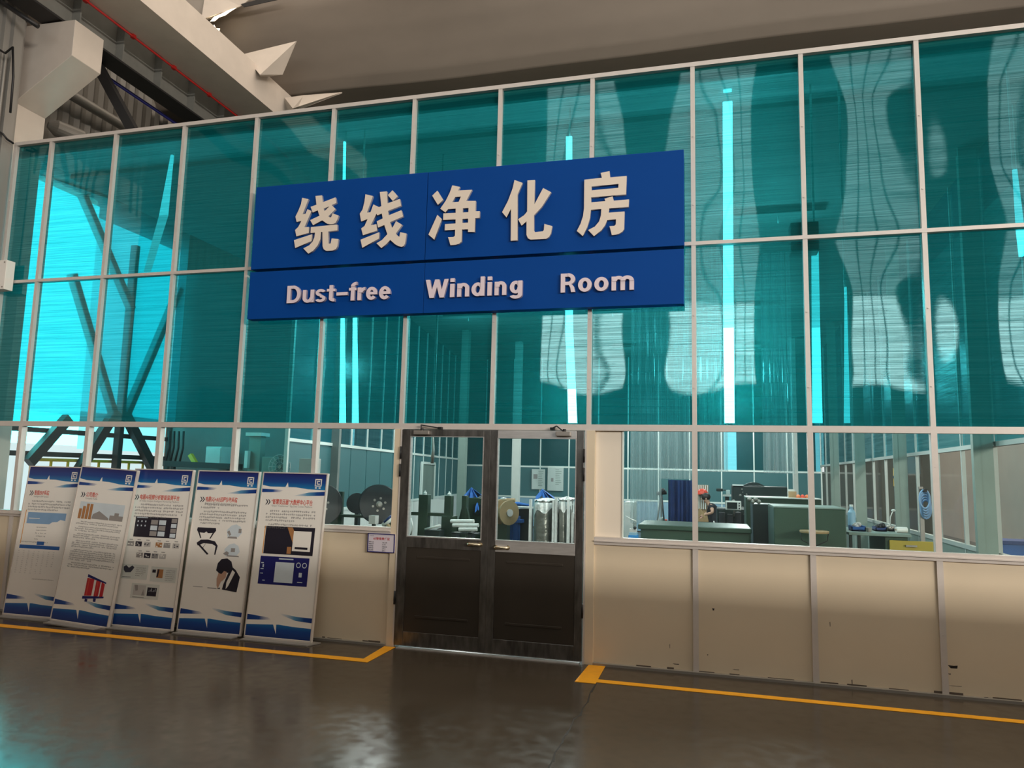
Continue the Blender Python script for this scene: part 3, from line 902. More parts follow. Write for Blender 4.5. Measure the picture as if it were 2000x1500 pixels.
# grey casing with conduits at the picture edge
cs = thing('wall_casing', 'grey ribbed metal casing at the left edge beside the column', 'casing', (-9.1, -0.1, 0), None, 'structure')
m = MB().box((-9.6, -0.30, 0), (-8.86, 0.10, 11))
m.box((-8.86, -0.24, 0), (-8.80, 0.02, 11)).box((-8.80, -0.16, 0), (-8.74, -0.02, 11))
m.build('casing', 'casing_grey', cs)
MB().tube([(-8.78, -0.20, 4.0), (-8.78, -0.20, 6.95), (-8.80, -0.20, 7.05), (-9.0, -0.32, 7.15), (-9.5, -0.32, 7.25)], 0.017, 8).build('conduit', 'casing_grey', cs)
tag(MB().tube([at(0, 98, -.33), at(10, 104, -.33), at(25, 92, -.33), at(26, 150, -.33), at(20, 220, -.33)], 0.014, 8).build('hanging_cable', 'black_metal'), 'thin black cable looping down the grey casing', 'cable')
tag(MB().tube([at(-6, 255, -.2), at(6, 262, -.2), at(14, 272, -.14), at(26, 280, -.05)], 0.014, 8).build('hanging_cable', 'black_metal'), 'short black cable crossing to the top corner of the facade', 'cable')
tag(MB().tube([at(-10, -4, -.34), at(30, 22, -.34), at(75, 52, -.2)], 0.03, 8).build('hanging_cable', 'black_metal'), 'thick black cable at the top left corner above the corbel', 'cable')
jb = thing('junction_box', 'small white screwed box cut by the left edge of the picture', 'box', tuple(at(0, 540, -.12)))
p, q = at(-26, 512, -.10), at(13, 566, -.10)
MB().box((p.x, -0.14, q.z), (q.x, -0.02, p.z)).build('cover', 'white_board', jb, 0.004)
for zz in (p.z - 0.03, q.z + 0.03):
    MB().lathe((q.x - 0.03, -0.139, zz), (0, -1, 0), [(0, .010), (.006, .010)], 10).build('screw', 'closer_metal', jb)

# ------------------------------------------------------------------ sagging white tarpaulin over the room
KT = (4.25 + 7.104) / (1.5 + 7.104)      # the tarpaulin lies on top of the white beam
prof = [(6.0, 6.94), (1.62, 6.94), (1.50, 6.945), (1.40, 7.06), (1.28, 7.28), (1.14, 7.58), (1.03, 7.90), (0.98, 8.25), (1.06, 8.65), (1.28, 9.05), (1.65, 9.45), (2.2, 9.8)]
prof = [(-7.104 + (y + 7.104) * KT, 1.754 + (z - 1.754) * KT) for y, z in prof]


def tarp_fn(u, v):
    x = -10.4 + 19.8 * u
    t = v * (len(prof) - 1)
    i = min(int(t), len(prof) - 2)
    f = t - i
    y = prof[i][0] * (1 - f) + prof[i + 1][0] * f
    z = prof[i][1] * (1 - f) + prof[i + 1][1] * f
    sag = 0.05 * math.sin(x * 0.7 + 0.6) + 0.025 * math.sin(x * 1.8)
    w = min(1, max(0, (v - 0.30) * 2.2))
    y += w * (0.06 * math.sin(x * 1.3 + z * 1.6) + 0.05 * math.sin(x * 0.55 - z * 2.4))
    return (x, y, z + sag * (0.3 + 0.7 * w) + max(0.0, min(2.0, -5.5 - x)) * 0.02)


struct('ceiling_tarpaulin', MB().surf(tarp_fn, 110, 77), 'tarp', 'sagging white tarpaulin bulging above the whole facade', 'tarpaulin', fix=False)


def back(Y):
    return -7.104 + (Y + 7.104) * KT


def flap(name, pts, ridge, label):
    """A folded corner of the fabric: outer rim points and a raised ridge line."""
    m = MB()
    rim = [at(p[0], p[1], back(p[2])) for p in pts]
    rd = [at(p[0], p[1], back(p[2])) for p in ridge]
    b = m.bm
    R = [b.verts.new(p) for p in rim]
    a0, a1 = b.verts.new(rd[0]), b.verts.new(rd[1])
    n = len(R)
    for i in range(n):
        q = R[(i + 1) % n]
        near0 = (R[i].co - a0.co).length + (q.co - a0.co).length
        near1 = (R[i].co - a1.co).length + (q.co - a1.co).length
        b.faces.new((R[i], q, a0 if near0 < near1 else a1))
    sw = [i for i in range(n) if ((R[i].co - a0.co).length + (R[(i + 1) % n].co - a0.co).length < (R[i].co - a1.co).length + (R[(i + 1) % n].co - a1.co).length) != ((R[i - 1].co - a0.co).length + (R[i].co - a0.co).length < (R[i - 1].co - a1.co).length + (R[i].co - a1.co).length)]
    for i in sw:
        try:
            b.faces.new((R[i], a0, a1))
        except ValueError:
            pass
    bmesh.ops.triangulate(b, faces=b.faces)
    o = m.build(name, 'concrete_white')
    s = o.modifiers.new('thick', 'SOLIDIFY')
    s.thickness = 0.02
    return tag(o, label, 'flap')


flap('tarpaulin_flap', [(474, 106, .80), (580, 80, .80), (552, 146, .85), (508, 152, .86), (490, 128, .84)], [(508, 146, .52), (578, 81, .78)], 'large folded white tarpaulin corner hanging beside the beam')
flap('tarpaulin_flap', [(556, 191, 1.25), (592, 186, 1.3), (668, 180, 1.4), (590, 212, 1.05), (572, 212, 1.05)], [(583, 208, 0.9), (592, 188, 1.25)], 'small folded white tarpaulin corner where the beam meets the facade top')
flap('tarpaulin_flap', [(352, -8, .75), (400, 42, .75), (470, 12, .8), (500, -12, .85), (420, -30, .85)], [(393, 38, .6), (402, -20, .65)], 'folded white tarpaulin lump at the top edge beside the beam')
# torn gap that lets daylight in
gp = thing('torn_gap', 'torn slit in the tarpaulin letting bright daylight through', 'gap', tuple(at(430, 50, back(.62))), None, 'structure')
m = MB()
m.bm.faces.new([m.bm.verts.new(at(x_, y_, back(.70))) for x_, y_ in ((410, 42), (418, 33), (432, 27), (446, 20), (462, 15), (448, 24), (440, 30), (428, 34), (420, 41))])
m.bm.faces.new([m.bm.verts.new(at(x_, y_, back(.70))) for x_, y_ in ((418, 48), (422, 55), (430, 56), (427, 63), (432, 72), (424, 67), (419, 72), (420, 62), (415, 56))])
m.build('light_gap', 'daylight_warm', gp, fix=False)
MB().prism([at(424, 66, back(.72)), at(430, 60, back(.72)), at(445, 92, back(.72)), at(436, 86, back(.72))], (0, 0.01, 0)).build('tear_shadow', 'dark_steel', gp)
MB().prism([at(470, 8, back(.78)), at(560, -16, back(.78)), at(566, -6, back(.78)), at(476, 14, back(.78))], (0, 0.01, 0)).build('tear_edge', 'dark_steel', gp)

# ================================================================== THE SIGN
YB, YC = -0.115, -0.145


def curve_mesh(name, splines, y, depth, material, parent, matrix=None):
    """Closed outlines (holes by overlap) in the XZ plane, filled and extruded toward the viewer."""
    cu = bpy.data.curves.new(name, 'CURVE')
    cu.dimensions = '2D'
    cu.fill_mode = 'BOTH'
    cu.extrude = depth / 2
    for pts in splines:
        s = cu.splines.new('POLY')
        s.points.add(len(pts) - 1)
        for k, (x, z) in enumerate(pts):
            s.points[k].co = (x, z, 0, 1)
        s.use_cyclic_u = True
    tmp = bpy.data.objects.new('tmp', cu)
    COL.objects.link(tmp)
    dg = bpy.context.evaluated_depsgraph_get()
    dg.update()
    me = bpy.data.meshes.new_from_object(tmp.evaluated_get(dg))
    bpy.data.objects.remove(tmp)
    bpy.data.curves.remove(cu)
    me.transform(Matrix(((1, 0, 0, 0), (0, 0, -1, y + depth / 2), (0, 1, 0, 0), (0, 0, 0, 1))))
    me.name = name
    me.materials.clear()
    me.materials.append(M[material] if isinstance(material, str) else material)
    o = bpy.data.objects.new(name, me)
    COL.objects.link(o)
    if parent is not None:
        o.parent = parent
        o.matrix_parent_inverse = Matrix.Translation(-Vector(parent.location))
    return o


def side_material(face, side):
    """Letter material: painted face, darker raw edge of the cut letter."""
    m, nt, b = _nt(face + '_cut')
    g = N(nt, 'ShaderNodeNewGeometry')
    s = N(nt, 'ShaderNodeSeparateXYZ')
    nt.links.new(g.outputs['True Normal'], s.inputs[0])
    a = N(nt, 'ShaderNodeMath', operation='ABSOLUTE')
    nt.links.new(s.outputs['Y'], a.inputs[0])
    c = N(nt, 'ShaderNodeMath', operation='GREATER_THAN')
    c.inputs[1].default_value = 0.7
    nt.links.new(a.outputs[0], c.inputs[0])
    mx = N(nt, 'ShaderNodeMix', data_type='RGBA')
    mx.inputs[6].default_value = side + (1,)
    mx.inputs[7].default_value = face_col[face] + (1,)
    nt.links.new(c.outputs[0], mx.inputs[0])
    nt.links.new(mx.outputs[2], b.inputs['Base Color'])
    b.inputs['Roughness'].default_value = 0.45
    return m


face_col = {'sign_letter': (0.80, 0.69, 0.585), 'sign_word': (0.80, 0.665, 0.72)}
LET = side_material('sign_letter', (0.26, 0.27, 0.33))
WRD = side_material('sign_word', (0.30, 0.28, 0.38))

sg = thing('sign_board', 'large blue sign board with five raised cream Chinese characters', 'sign', (-2.59, YB, 4.44))
b = MB().box((-4.968, YB, 3.962), (-3.50 + 0.62, -0.005, 4.925)).box((-2.874, YB, 3.962), (-0.222, -0.005, 4.925))
b.build('board', 'sign_blue', sg, 0.003)
CH = [
    (565, 375, 110 / 1269, [
        [(290, 130), (430, 160), (300, 500), (365, 490), (410, 385), (500, 430), (340, 795), (440, 785), (440, 920), (160, 1000), (130, 855), (200, 790), (275, 650), (165, 675), (138, 555), (200, 430), (265, 270)],
        [(105, 1085), (515, 950), (500, 1105), (132, 1262)],
        [(590, 90), (735, 75), (755, 230), (1040, 120), (1062, 245), (955, 295), (1042, 385), (880, 545), (915, 575), (945, 560), (975, 480), (1110, 530), (1085, 620), (1040, 695), (990, 722), (920, 728), (850, 712), (740, 638), (535, 748), (470, 632), (680, 535), (640, 412), (525, 462), (480, 335), (612, 285)],
        [(775, 375), (905, 322), (795, 432)],
        [(485, 790), (1080, 732), (1085, 865), (880, 890), (885, 1165), (930, 1160), (955, 1045), (1105, 1060), (1085, 1220), (1050, 1285), (980, 1318), (830, 1325), (775, 1290), (750, 1220), (745, 900), (715, 900), (700, 1060), (640, 1200), (540, 1320), (430, 1390), (315, 1270), (450, 1200), (530, 1110), (565, 1020), (580, 915), (478, 925)]]),
    (695, 365, 110 / 1269, [
        [(215, 165), (385, 205), (250, 580), (330, 570), (395, 395), (520, 455), (575, 435), (540, 115), (700, 100), (715, 370), (990, 270), (1020, 425), (725, 540), (740, 640), (1025, 525), (1065, 665), (770, 795), (815, 920), (835, 905), (905, 770), (1045, 855), (900, 1050), (930, 1090), (980, 1125), (1000, 1020), (1140, 1050), (1110, 1270), (1080, 1330), (1030, 1350), (960, 1335), (880, 1290), (775, 1195), (690, 1285), (575, 1380), (465, 1270), (590, 1195), (710, 1065), (640, 860), (500, 918), (470, 775), (605, 710), (585, 600), (485, 640), (465, 605), (335, 865), (462, 838), (478, 985), (160, 1090), (120, 935), (195, 880), (265, 725), (120, 780), (88, 605), (150, 510), (195, 330)],
        [(825, 75), (945, 210), (835, 320), (720, 185)],
        [(105, 1190), (525, 1020), (520, 1165), (145, 1372)]]),
    (830, 355, 115 / 1327, [
        [(280, 200), (410, 405), (290, 522), (162, 312)],
        [(280, 745), (380, 840), (210, 1305), (78, 1190)],
        [(615, 80), (790, 115), (750, 195), (1062, 180), (930, 430), (1145, 430), (1140, 665), (1235, 660), (1232, 810), (1132, 820), (1122, 1130), (970, 1130), (970, 1070), (835, 1075), (825, 1345), (770, 1395), (690, 1420), (575, 1430), (520, 1250), (640, 1245), (675, 1215), (680, 1080), (445, 1095), (450, 955), (690, 940), (690, 848), (410, 860), (415, 712), (692, 700), (692, 605), (520, 615), (460, 692), (345, 605), (470, 425), (560, 240)],
        [(680, 345), (810, 332), (760, 450), (615, 460)],
        [(855, 597), (980, 590), (978, 685), (850, 690)],
        [(845, 838), (972, 830), (970, 920), (840, 925)]]),
    (975, 345, 110 / 1269, [
        [(345, 75), (525, 140), (415, 400), (415, 1435), (260, 1445), (265, 725), (165, 920), (65, 800), (200, 540), (300, 270)],
        [(635, 85), (805, 75), (795, 620), (990, 255), (1170, 350), (960, 680), (785, 870), (785, 1215), (810, 1250), (985, 1230), (1005, 1200), (1018, 1065), (1195, 1115), (1165, 1280), (1120, 1360), (1060, 1400), (700, 1418), (645, 1385), (615, 1310), (615, 1005), (505, 1105), (425, 960), (560, 870), (630, 785)]]),
    (1122, 330, 114 / 1257, [
        [(565, 85), (755, 45), (770, 180), (1125, 150), (1112, 548), (360, 612), (360, 718), (665, 692), (645, 640), (822, 588), (845, 682), (1175, 655), (1168, 815), (750, 850), (735, 940), (1080, 915), (1070, 1290), (1030, 1350), (960, 1395), (890, 1415), (805, 1425), (755, 1232), (860, 1225), (890, 1190), (895, 1085), (705, 1100), (660, 1210), (580, 1320), (420, 1448), (295, 1315), (440, 1240), (530, 1130), (570, 1000), (578, 860), (355, 880), (335, 1060), (275, 1250), (180, 1445), (50, 1335), (130, 1180), (185, 1010), (205, 850), (212, 230), (590, 190)],
        [(370, 378), (948, 322), (945, 405), (370, 460)]])]
for ox, oy, s, polys in CH:
    sp = []
    for pl in polys:
        q = [at(ox + a * s, oy + c * s, YC) for a, c in pl]
        sp.append([(v.x, v.z) for v in q])
    curve_mesh('character', sp, YC, -(YC - YB) - 0.001, LET, sg)


def text_mesh(body, name, material, parent, bold=0.0, depth=0.004):
    """Lettering as flat filled outlines; returns the mesh object in its own font units, left end at 0."""
    cu = bpy.data.curves.new(name, 'FONT')
    cu.body = body
    cu.size = 1.0
    cu.offset = bold
    cu.extrude = 0.0
    cu.resolution_u = 3
    tmp = bpy.data.objects.new('tmp', cu)
    COL.objects.link(tmp)
    dg = bpy.context.evaluated_depsgraph_get()
    dg.update()
    me = bpy.data.meshes.new_from_object(tmp.evaluated_get(dg))
    bpy.data.objects.remove(tmp)
    bpy.data.curves.remove(cu)
    me.name = name
    me.materials.clear()
    me.materials.append(M[material] if isinstance(material, str) else material)
    return me


def fit_text(me, x0, x1, zb, zh, y, ref=None):
    """Place text in the XZ plane: its box from x0 to x1, baseline zb, cap height zh."""
    co = np.array([v.co for v in me.vertices])
    mn, mx = co.min(0), co.max(0)
    sx = (x1 - x0) / (mx[0] - mn[0])
    sz = zh / (ref if ref else mx[1])
    me.transform(Matrix(((sx, 0, 0, x0 - mn[0] * sx), (0, 0, -1, y), (0, sz, 0, zb), (0, 0, 0, 1))))


s2 = thing('sign_board', 'lower narrow blue sign board reading Dust-free Winding Room', 'sign', (-2.59, YB, 3.65))
MB().box((-4.972, YB, 3.392), (-2.874, -0.005, 3.930)).box((-2.870, YB, 3.392), (-0.226, -0.005, 3.930)).build('board', 'sign_blue', s2, 0.003)
SW, SH, XH = .225, .175, .72


def glyph(ch, w):
    """Bold sans letter as flat pieces in cap-height units, w wide."""
    out = []

    def R(x0, z0, x1, z1):
        out.append([(x0, z0), (x1, z0), (x1, z1), (x0, z1)])

    def A(cx, cz, rx, rz, a0, a1, tx=SW, tz=SH, n=20):
        for k in range(n):
            p, q = math.radians(a0 + (a1 - a0) * k / n), math.radians(a0 + (a1 - a0) * (k + 1) / n)
            out.append([(cx + rx * math.cos(p), cz + rz * math.sin(p)), (cx + rx * math.cos(q), cz + rz * math.sin(q)), (cx + (rx - tx) * math.cos(q), cz + (rz - tz) * math.sin(q)), (cx + (rx - tx) * math.cos(p), cz + (rz - tz) * math.sin(p))])

    if ch == 'D':
        R(0, 0, SW, 1); R(0, 0, w * .45, SH); R(0, 1 - SH, w * .45, 1); A(w * .45, .5, w * .55, .5, -90, 90)
    elif ch == 'R':
        R(0, 0, SW, 1); R(0, 1 - SH, w * .5, 1); R(0, .385, w * .55, .385 + SH); A(w * .5, .6925, w * .48, .3075, -90, 90)
        out.append([(w * .52, .40), (w * .66, .44), (w * .80, .385), (w * .92, .27), (w * 1.0, 0), (w * .72, 0), (w * .66, .24), (w * .58, .36)])
    elif ch == 'u':
        R(0, .26, SW, XH); R(w - SW, 0, w, XH); A((w - SW * .15) / 2, .265, (w - SW * .15) / 2, .285, 180, 360)
    elif ch == 'n':
        R(0, 0, SW, XH); R(w - SW, 0, w, XH - .27); A(w / 2 + SW * .1, XH - .275, w / 2 - SW * .1, .295, 0, 180)
    elif ch == 'm':
        h = (w + SW) / 2
        R(0, 0, SW, XH); R(h - SW, 0, h, XH - .24); R(w - SW, 0, w, XH - .24); A(h / 2 + .02, XH - .245, h / 2 - .02, .265, 0, 180); A(w - h / 2 + .01, XH - .245, h / 2 - .01, .265, 0, 180)
    elif ch == 's':
        A(w / 2, XH - .195, w / 2 - .015, .205, 20, 275, SW * .82, SH * .85); A(w / 2, .185, w / 2, .205, -160, 95, SW * .82, SH * .85)
    elif ch == 't':
        R(w * .28, .16, w * .28 + SW, .93); R(0, XH - .15, w, XH); A(w * .28 + SW * 1.35, .19, SW * 1.35, .20, 180, 270, SW, SH); R(w * .28 + SW * 1.3, -.01, w * .97, SH - .01)
    elif ch == '-':
        R(0, .32, w, .50)
    elif ch == 'f':
        R(w * .26, 0, w * .26 + SW, .82); R(0, XH - .15, w * .96, XH); A(w * .26 + SW * 1.55, .80, SW * 1.55, .25, 90, 180, SW, SH); R(w * .26 + SW * 1.5, 1.05 - SH, w, 1.05)
    elif ch == 'r':
        R(0, 0, SW, XH); A(w * .98, .36, w * .98 - SW * .35, .37, 90, 165, SW, SH); R(w * .93, XH + .01 - SH, w, XH + .01)
    elif ch == 'e':
        A(w / 2, XH / 2, w / 2, XH / 2 + .01, 0, 322); R(SW * .6, XH * .40, w, XH * .40 + .145)
    elif ch == 'W':
        t = w / 4
        for x0, z0, x1, z1 in ((0, 1, t * 1.12, 0), (t * 2, 1, t * 1.12, 0), (t * 2, 1, t * 2.88, 0), (w, 1, t * 2.88, 0)):
            k = SW * .52
            x0 = min(max(x0, k), w - k)
            out.append([(x0 - k, z0), (x0 + k, z0), (x1 + k, z1), (x1 - k, z1)])
    elif ch == 'i':
        R(0, 0, w, XH); R(0, .82, w, 1.02)
    elif ch == 'd':
        A((w - .03) / 2, XH / 2, (w - .03) / 2, XH / 2 + .01, 0, 360, n=30); R(w - SW, 0, w, 1.03)
    elif ch == 'g':
        A((w - .03) / 2, XH / 2 + .03, (w - .03) / 2, XH / 2 - .02, 0, 360, n=30); R(w - SW, -.02, w, XH); A(w / 2, -.02, w / 2, .21, 195, 360)
    elif ch == 'o':
        A(w / 2, XH / 2, w / 2, XH / 2 + .012, 0, 360, n=32)
    return out


# word: zoom origin and scale, cap top and baseline there, letters with their left and right edge
WORDS = (((550, 535, 8.696), (97, 205), (88, 498), [('D', 92, 325), ('u', 358, 550), ('s', 575, 750), ('t', 765, 910), ('-', 930, 1120), ('f', 1140, 1270), ('r', 1287, 1418), ('e', 1435, 1622), ('e', 1655, 1846)]),
         ((820, 530, 9.09), (110, 152), (160, 474), [('W', 100, 505), ('i', 536, 613), ('n', 662, 875), ('d', 918, 1150), ('i', 1198, 1276), ('n', 1325, 1535), ('g', 1598, 1820)]),
         ((1080, 520, 11.76), (190, 172), (176, 606), [('R', 178, 515), ('o', 578, 892), ('o', 950, 1275), ('m', 1345, 1860)]))
ZB2 = []
for (ox, oy, sc), top, base, letters in WORDS:
    zt, zb = at(ox + top[0] / sc, oy + top[1] / sc, YC).z, at(ox + base[0] / sc, oy + base[1] / sc, YC).z
    cap = zt - zb
    m = MB()
    for ch, xa, xb in letters:
        ym = oy + (top[1] + base[1]) / 2 / sc
        x0, x1 = at(ox + xa / sc, ym, YC).x, at(ox + xb / sc, ym, YC).x
        for k, pl in enumerate(glyph(ch, (x1 - x0) / cap)):
            yk = YC - 0.00025 * k          # neighbouring strokes step a hair so that no two faces coincide
            m.prism([(x0 + u * cap, yk, zb + v * cap) for u, v in pl], (0, YB - yk, 0))
    m.build('lettering', WRD, s2)

# ------------------------------------------------------------------ framed notice left of the doors
nb = thing('notice_board', 'small framed notice with a red heading left of the steel doors', 'notice', (-3.26, -0.02, 1.02))
nx0, nx1, nz0, nz1 = -3.420, -3.118, 0.922, 1.112
MB().box((nx0, -0.026, nz0), (nx1, -0.006, nz1)).build('backing', 'lilac_paper', nb)
f = MB()
for a, c in (((nx0, nz0), (nx1, nz0 + .008)), ((nx0, nz1 - .008), (nx1, nz1)), ((nx0, nz0), (nx0 + .008, nz1)), ((nx1 - .008, nz0), (nx1, nz1))):
    f.box((a[0], -0.031, a[1]), (c[0], -0.024, c[1]))
f.build('frame', 'print_navy', nb)


def put_text(me, name, parent):
    o = bpy.data.objects.new(name, me)
    COL.objects.link(o)
    o.parent = parent
    if parent.type == 'EMPTY' and not parent.get('turned'):
        o.matrix_parent_inverse = Matrix.Translation(-Vector(parent.location))
    return o


me = text_mesh('6S管理责任区', 'heading', 'print_red', nb, 0.012)
fit_text(me, nx0 + .065, nx1 - .055, nz1 - .062, .024, -0.0285, 0.85)
put_text(me, 'heading', nb)
rr = random.Random(3)
m = MB()


def glyph_row(m, x0, z0, n, h, y, rr, gap=0.25, w=None):
    """A row of small character-like strokes too fine to read."""
    w = w or h
    for k in range(n):
        gx = x0 + k * w * (1 + gap)
        m.quad([(gx, y, z0 + h * .42), (gx + w, y, z0 + h * .42), (gx + w, y, z0 + h * .58), (gx, y, z0 + h * .58)])
        for q in range(2):
            vx = gx + w * rr.uniform(0.1, 0.75)
            m.quad([(vx, y, z0), (vx + w * .2, y, z0), (vx + w * .2, y, z0 + h), (vx, y, z0 + h)])
        if rr.random() < 0.6:
            zz = z0 + h * rr.choice((0.0, 0.82))
            m.quad([(gx, y, zz), (gx + w, y, zz), (gx + w, y, zz + h * .18), (gx, y, zz + h * .18)])


for k in range(5):
    z = nz1 - .088 - k * .0205
    glyph_row(m, nx0 + .014, z - .004, 4, .011, -0.0285, rr)
    glyph_row(m, nx0 + .165, z - .008, 4 if k in (0, 2) else 3, .011, -0.0285, rr)
glyph_row(m, nx0 + .03, nz1 - .030, 3, .008, -0.0285, rr, 0.6)
m.build('lettering', 'mark_dark', nb, fix=False)
# ================================================================== DISPLAY STANDS
BW, BH = 0.765, 1.70


class P2:
    """Flat prints on a poster: u runs right, v runs up, a layer number keeps them apart."""

    def __init__(self, dv=0.06):
        self.m = MB()
        self.dv = dv

    def rect(self, u0, v0, u1, v1, lay=1):
        y = -0.0160 - 0.0006 * lay
        v0, v1 = v0 + self.dv, v1 + self.dv
        self.m.quad([(u0, y, v0), (u1, y, v0), (u1, y, v1), (u0, y, v1)])
        return self

    def poly(self, pts, lay=1):
        y = -0.0160 - 0.0006 * lay
        self.m.bm.faces.new([self.m.bm.verts.new((u, y, v + self.dv)) for u, v in pts])
        return self

    def rows(self, u0, v0, n, width, pitch, h, seed, last=0.6, indent=True, lay=1):
        r = random.Random(seed)
        y = -0.0160 - 0.0006 * lay
        for k in range(n):
            z = v0 - k * pitch + self.dv
            a = u0 + (0.045 if indent and k == 0 else 0)
            e = u0 + width * (last if k == n - 1 else 1.0)
            nch = max(1, int((e - a) / (h * 1.18)))
            for c in range(nch):
                if r.random() < 0.06:
                    continue
                gx = a + c * h * 1.18
                self.m.quad([(gx, y, z + h * .4), (gx + h, y, z + h * .4), (gx + h, y, z + h * .62), (gx, y, z + h * .62)])
                vx = gx + h * r.uniform(.1, .7)
                self.m.quad([(vx, y, z), (vx + h * .24, y, z), (vx + h * .24, y, z + h), (vx, y, z + h)])
                if r.random() < .6:
                    zz = z + h * r.choice((0, .8))
                    self.m.quad([(gx, y, zz), (gx + h, y, zz), (gx + h, y, zz + h * .2), (gx, y, zz + h * .2)])
        return self

    def build(self, name, material, parent):
        return self.m.build(name, material, parent, fix=False)


def stand(xc, label, title, sub, title_w, roll=0.0, ytop=-0.045, ybot=-0.205, dy=0.0, title_u=0.135, ext=0.0):
    e = thing('display_stand', label, 'display stand', (xc, ybot + dy, 0.012), 'display stands leaning against the cream wall')
    e['turned'] = 1
    ang = math.atan2(ytop - ybot, BH)
    e.rotation_euler = (-ang, roll, 0)
    h = BW / 2
    MB().box((-h, -0.016, 0.012), (h, 0.012, BH)).build('panel', 'white_board', e)
    f = MB()
    for a, c in (((-h - .006, .0), (-h + .006, BH + .005)), ((h - .006, .0), (h + .006, BH + .005)), ((-h, BH - .006), (h, BH + .006)), ((-h, .0), (h, .014))):
        f.box((a[0], -0.021, a[1]), (c[0], 0.018, c[1]))
    f.build('frame', 'aluminium', e)
    ft = MB()
    # foot plate lies flat on the floor, so it is turned back by the lean of the panel
    ca, sa = math.cos(ang), math.sin(ang)
    zf = lambda y: -0.010
    pl = []
    for (u, y) in ((-h + .02, -0.125), (h - .03 + ext, -0.125), (h - .02 + ext * 2, 0.05), (-h + .02, 0.05)):
        pl.append(Vector((u, y * ca - zf(y) * sa * 0, -0.010 + y * math.tan(ang) * 1.0)))
    ft.prism(pl, (0, 0.0, 0.012))
    ft.build('foot_plate', 'plate_grey', e)
    # header and footer artwork
    P2(0.0).poly([(-h + .006, BH - .135), (-h + .10, BH - .150), (0.03, BH - .150), (h * .45, BH - .166), (h - .006, BH - .172), (h - .006, BH - .006), (-h + .006, BH - .006)]).build('header_band', 'band_head', e)
    P2(0.0).poly([(-h + .006, BH - .175), (-.11, BH - .182), (-.16, BH - .205), (-h + .006, BH - .212)]).build('header_streak', 'streak_left', e)
    P2(0.0).poly([(0.0, BH - .240), (h * .5, BH - .200), (h - .006, BH - .186), (h - .006, BH - .228), (h * .4, BH - .238)]).build('header_streak', 'streak_right', e)
    P2(0.0).poly([(-.10, BH - .152), (-.075, BH - .10), (-.062, BH - .152)], 2).build('glint', 'white_board', e)
    P2(0.0).poly([(-h + .006, .02), (h - .006, .02), (h - .006, .135), (h * .4, .140), (0, .150), (-h + .006, .130)]).build('footer_band', 'band_foot', e)
    P2(0.0).poly([(-h + .006, .232), (-.13, .212), (-.09, .192), (-h + .006, .176)]).build('footer_streak', 'streak_left', e)
    P2(0.0).poly([(0.0, .262), (h * .5, .240), (h - .006, .236), (h - .006, .190), (h * .5, .200), (.02, .245)]).build('footer_streak', 'streak_right', e)
    P2(0.0).poly([(-.065, .152), (-.02, .055), (-.028, .152)], 2).build('glint', 'white_board', e)
    # emblem in the corner
    lx, lz, s = h - .095, BH - .095, 0.040
    L = P2(0.0)
    for a, c in (((-s, s * .72), (s, s)), ((-s, -s), (-s * .72, s)), ((s * .72, -s), (s, s)), ((-s, -s), (s, -s * .74)),
                 ((-s * .42, s * .26), (s * .46, s * .52)), ((-s * .42, -s * .48), (-s * .14, s * .4)), ((-s * .42, -s * .52), (s * .46, -s * .24)), ((-.9 * s, -1.55 * s), (-.3 * s, -1.2 * s)), ((.2 * s, -1.55 * s), (.8 * s, -1.2 * s))):
        L.rect(lx + a[0], lz + a[1], lx + c[0], lz + c[1], 2)
    L.build('emblem', 'white_board', e)
    # title
    tu, tv = -h + title_u, BH - .338
    a = P2(0.0)
    for k, mm in ((0, 0), (1, 1)):
        ox = tu - .072 + k * .028
        a.poly([(ox, tv + .052), (ox + .012, tv + .052), (ox + .034, tv + .024), (ox + .012, tv - .004), (ox, tv - .004), (ox + .020, tv + .024)])
    a.build('arrows', 'mark_dark', e)
    me = text_mesh(title, 'title', 'title_red', e, 0.018)
    fit_text(me, tu, tu + title_w, tv + .008, .050, -0.0168, 0.84)
    put_text(me, 'title', e)
    me = text_mesh(sub, 'subtitle', 'print_grey', e, 0.0)
    fit_text(me, tu, tu + title_w * 1.0, tv - .022, .020, -0.0168, 0.73)
    put_text(me, 'subtitle', e)
    return e


class P2V(P2):
    """The middle stand packs its pictures a little closer."""

    def __init__(self):
        P2.__init__(self, 0.0)

    def rect(self, u0, v0, u1, v1, lay=1):
        return P2.rect(self, u0, v0 * .85 + .22, u1, v1 * .85 + .22, lay)

    def poly(self, pts, lay=1):
        return P2.poly(self, [(u, v * .85 + .22) for u, v in pts], lay)

    def rows(self, u0, v0, n, width, pitch, h, *r):
        return P2.rows(self, u0, v0 * .85 + .22, n, width, pitch * .85, h, *r)


H = BW / 2
# fifth stand (next to the doors)
s5 = stand(-4.285, 'display stand nearest the doors, with two dark screen pictures', '“智慧变压器”大数据中心平台', '“Smart Transformer” Big Data Center Platform', .49, ext=.05)
P2().rows(-H + .085, BH - .475, 4, .60, .033, .020, 51).rows(-H + .085, BH - .615, 2, .60, .033, .020, 52, .62).build('body_lettering', 'mark_grey', s5)
p = P2().rect(-.275, .790, .305, 1.075); p.build('screen_picture', 'print_black', s5)
P2().rect(-.290, .790, -.280, 1.075).build('side_bar', 'print_orange', s5)
P2().poly([(-.02, 1.07), (.04, 1.07), (.16, .90), (.10, .83)], 2).rect(.0, .80, .05, .87, 2).build('picture_glow', 'print_brown', s5)
P2().rect(.06, .830, .27, 1.035, 3).build('login_window', 'white_board', s5)
P2().rect(.09, .850, .24, .872, 4).build('login_button', 'print_black', s5)
P2().rect(-.30, .480, .275, .765).build('screen_picture', 'print_navy', s5)
P2().rect(-.115, .505, .105, .71, 2).build('map_window', 'print_pale', s5)
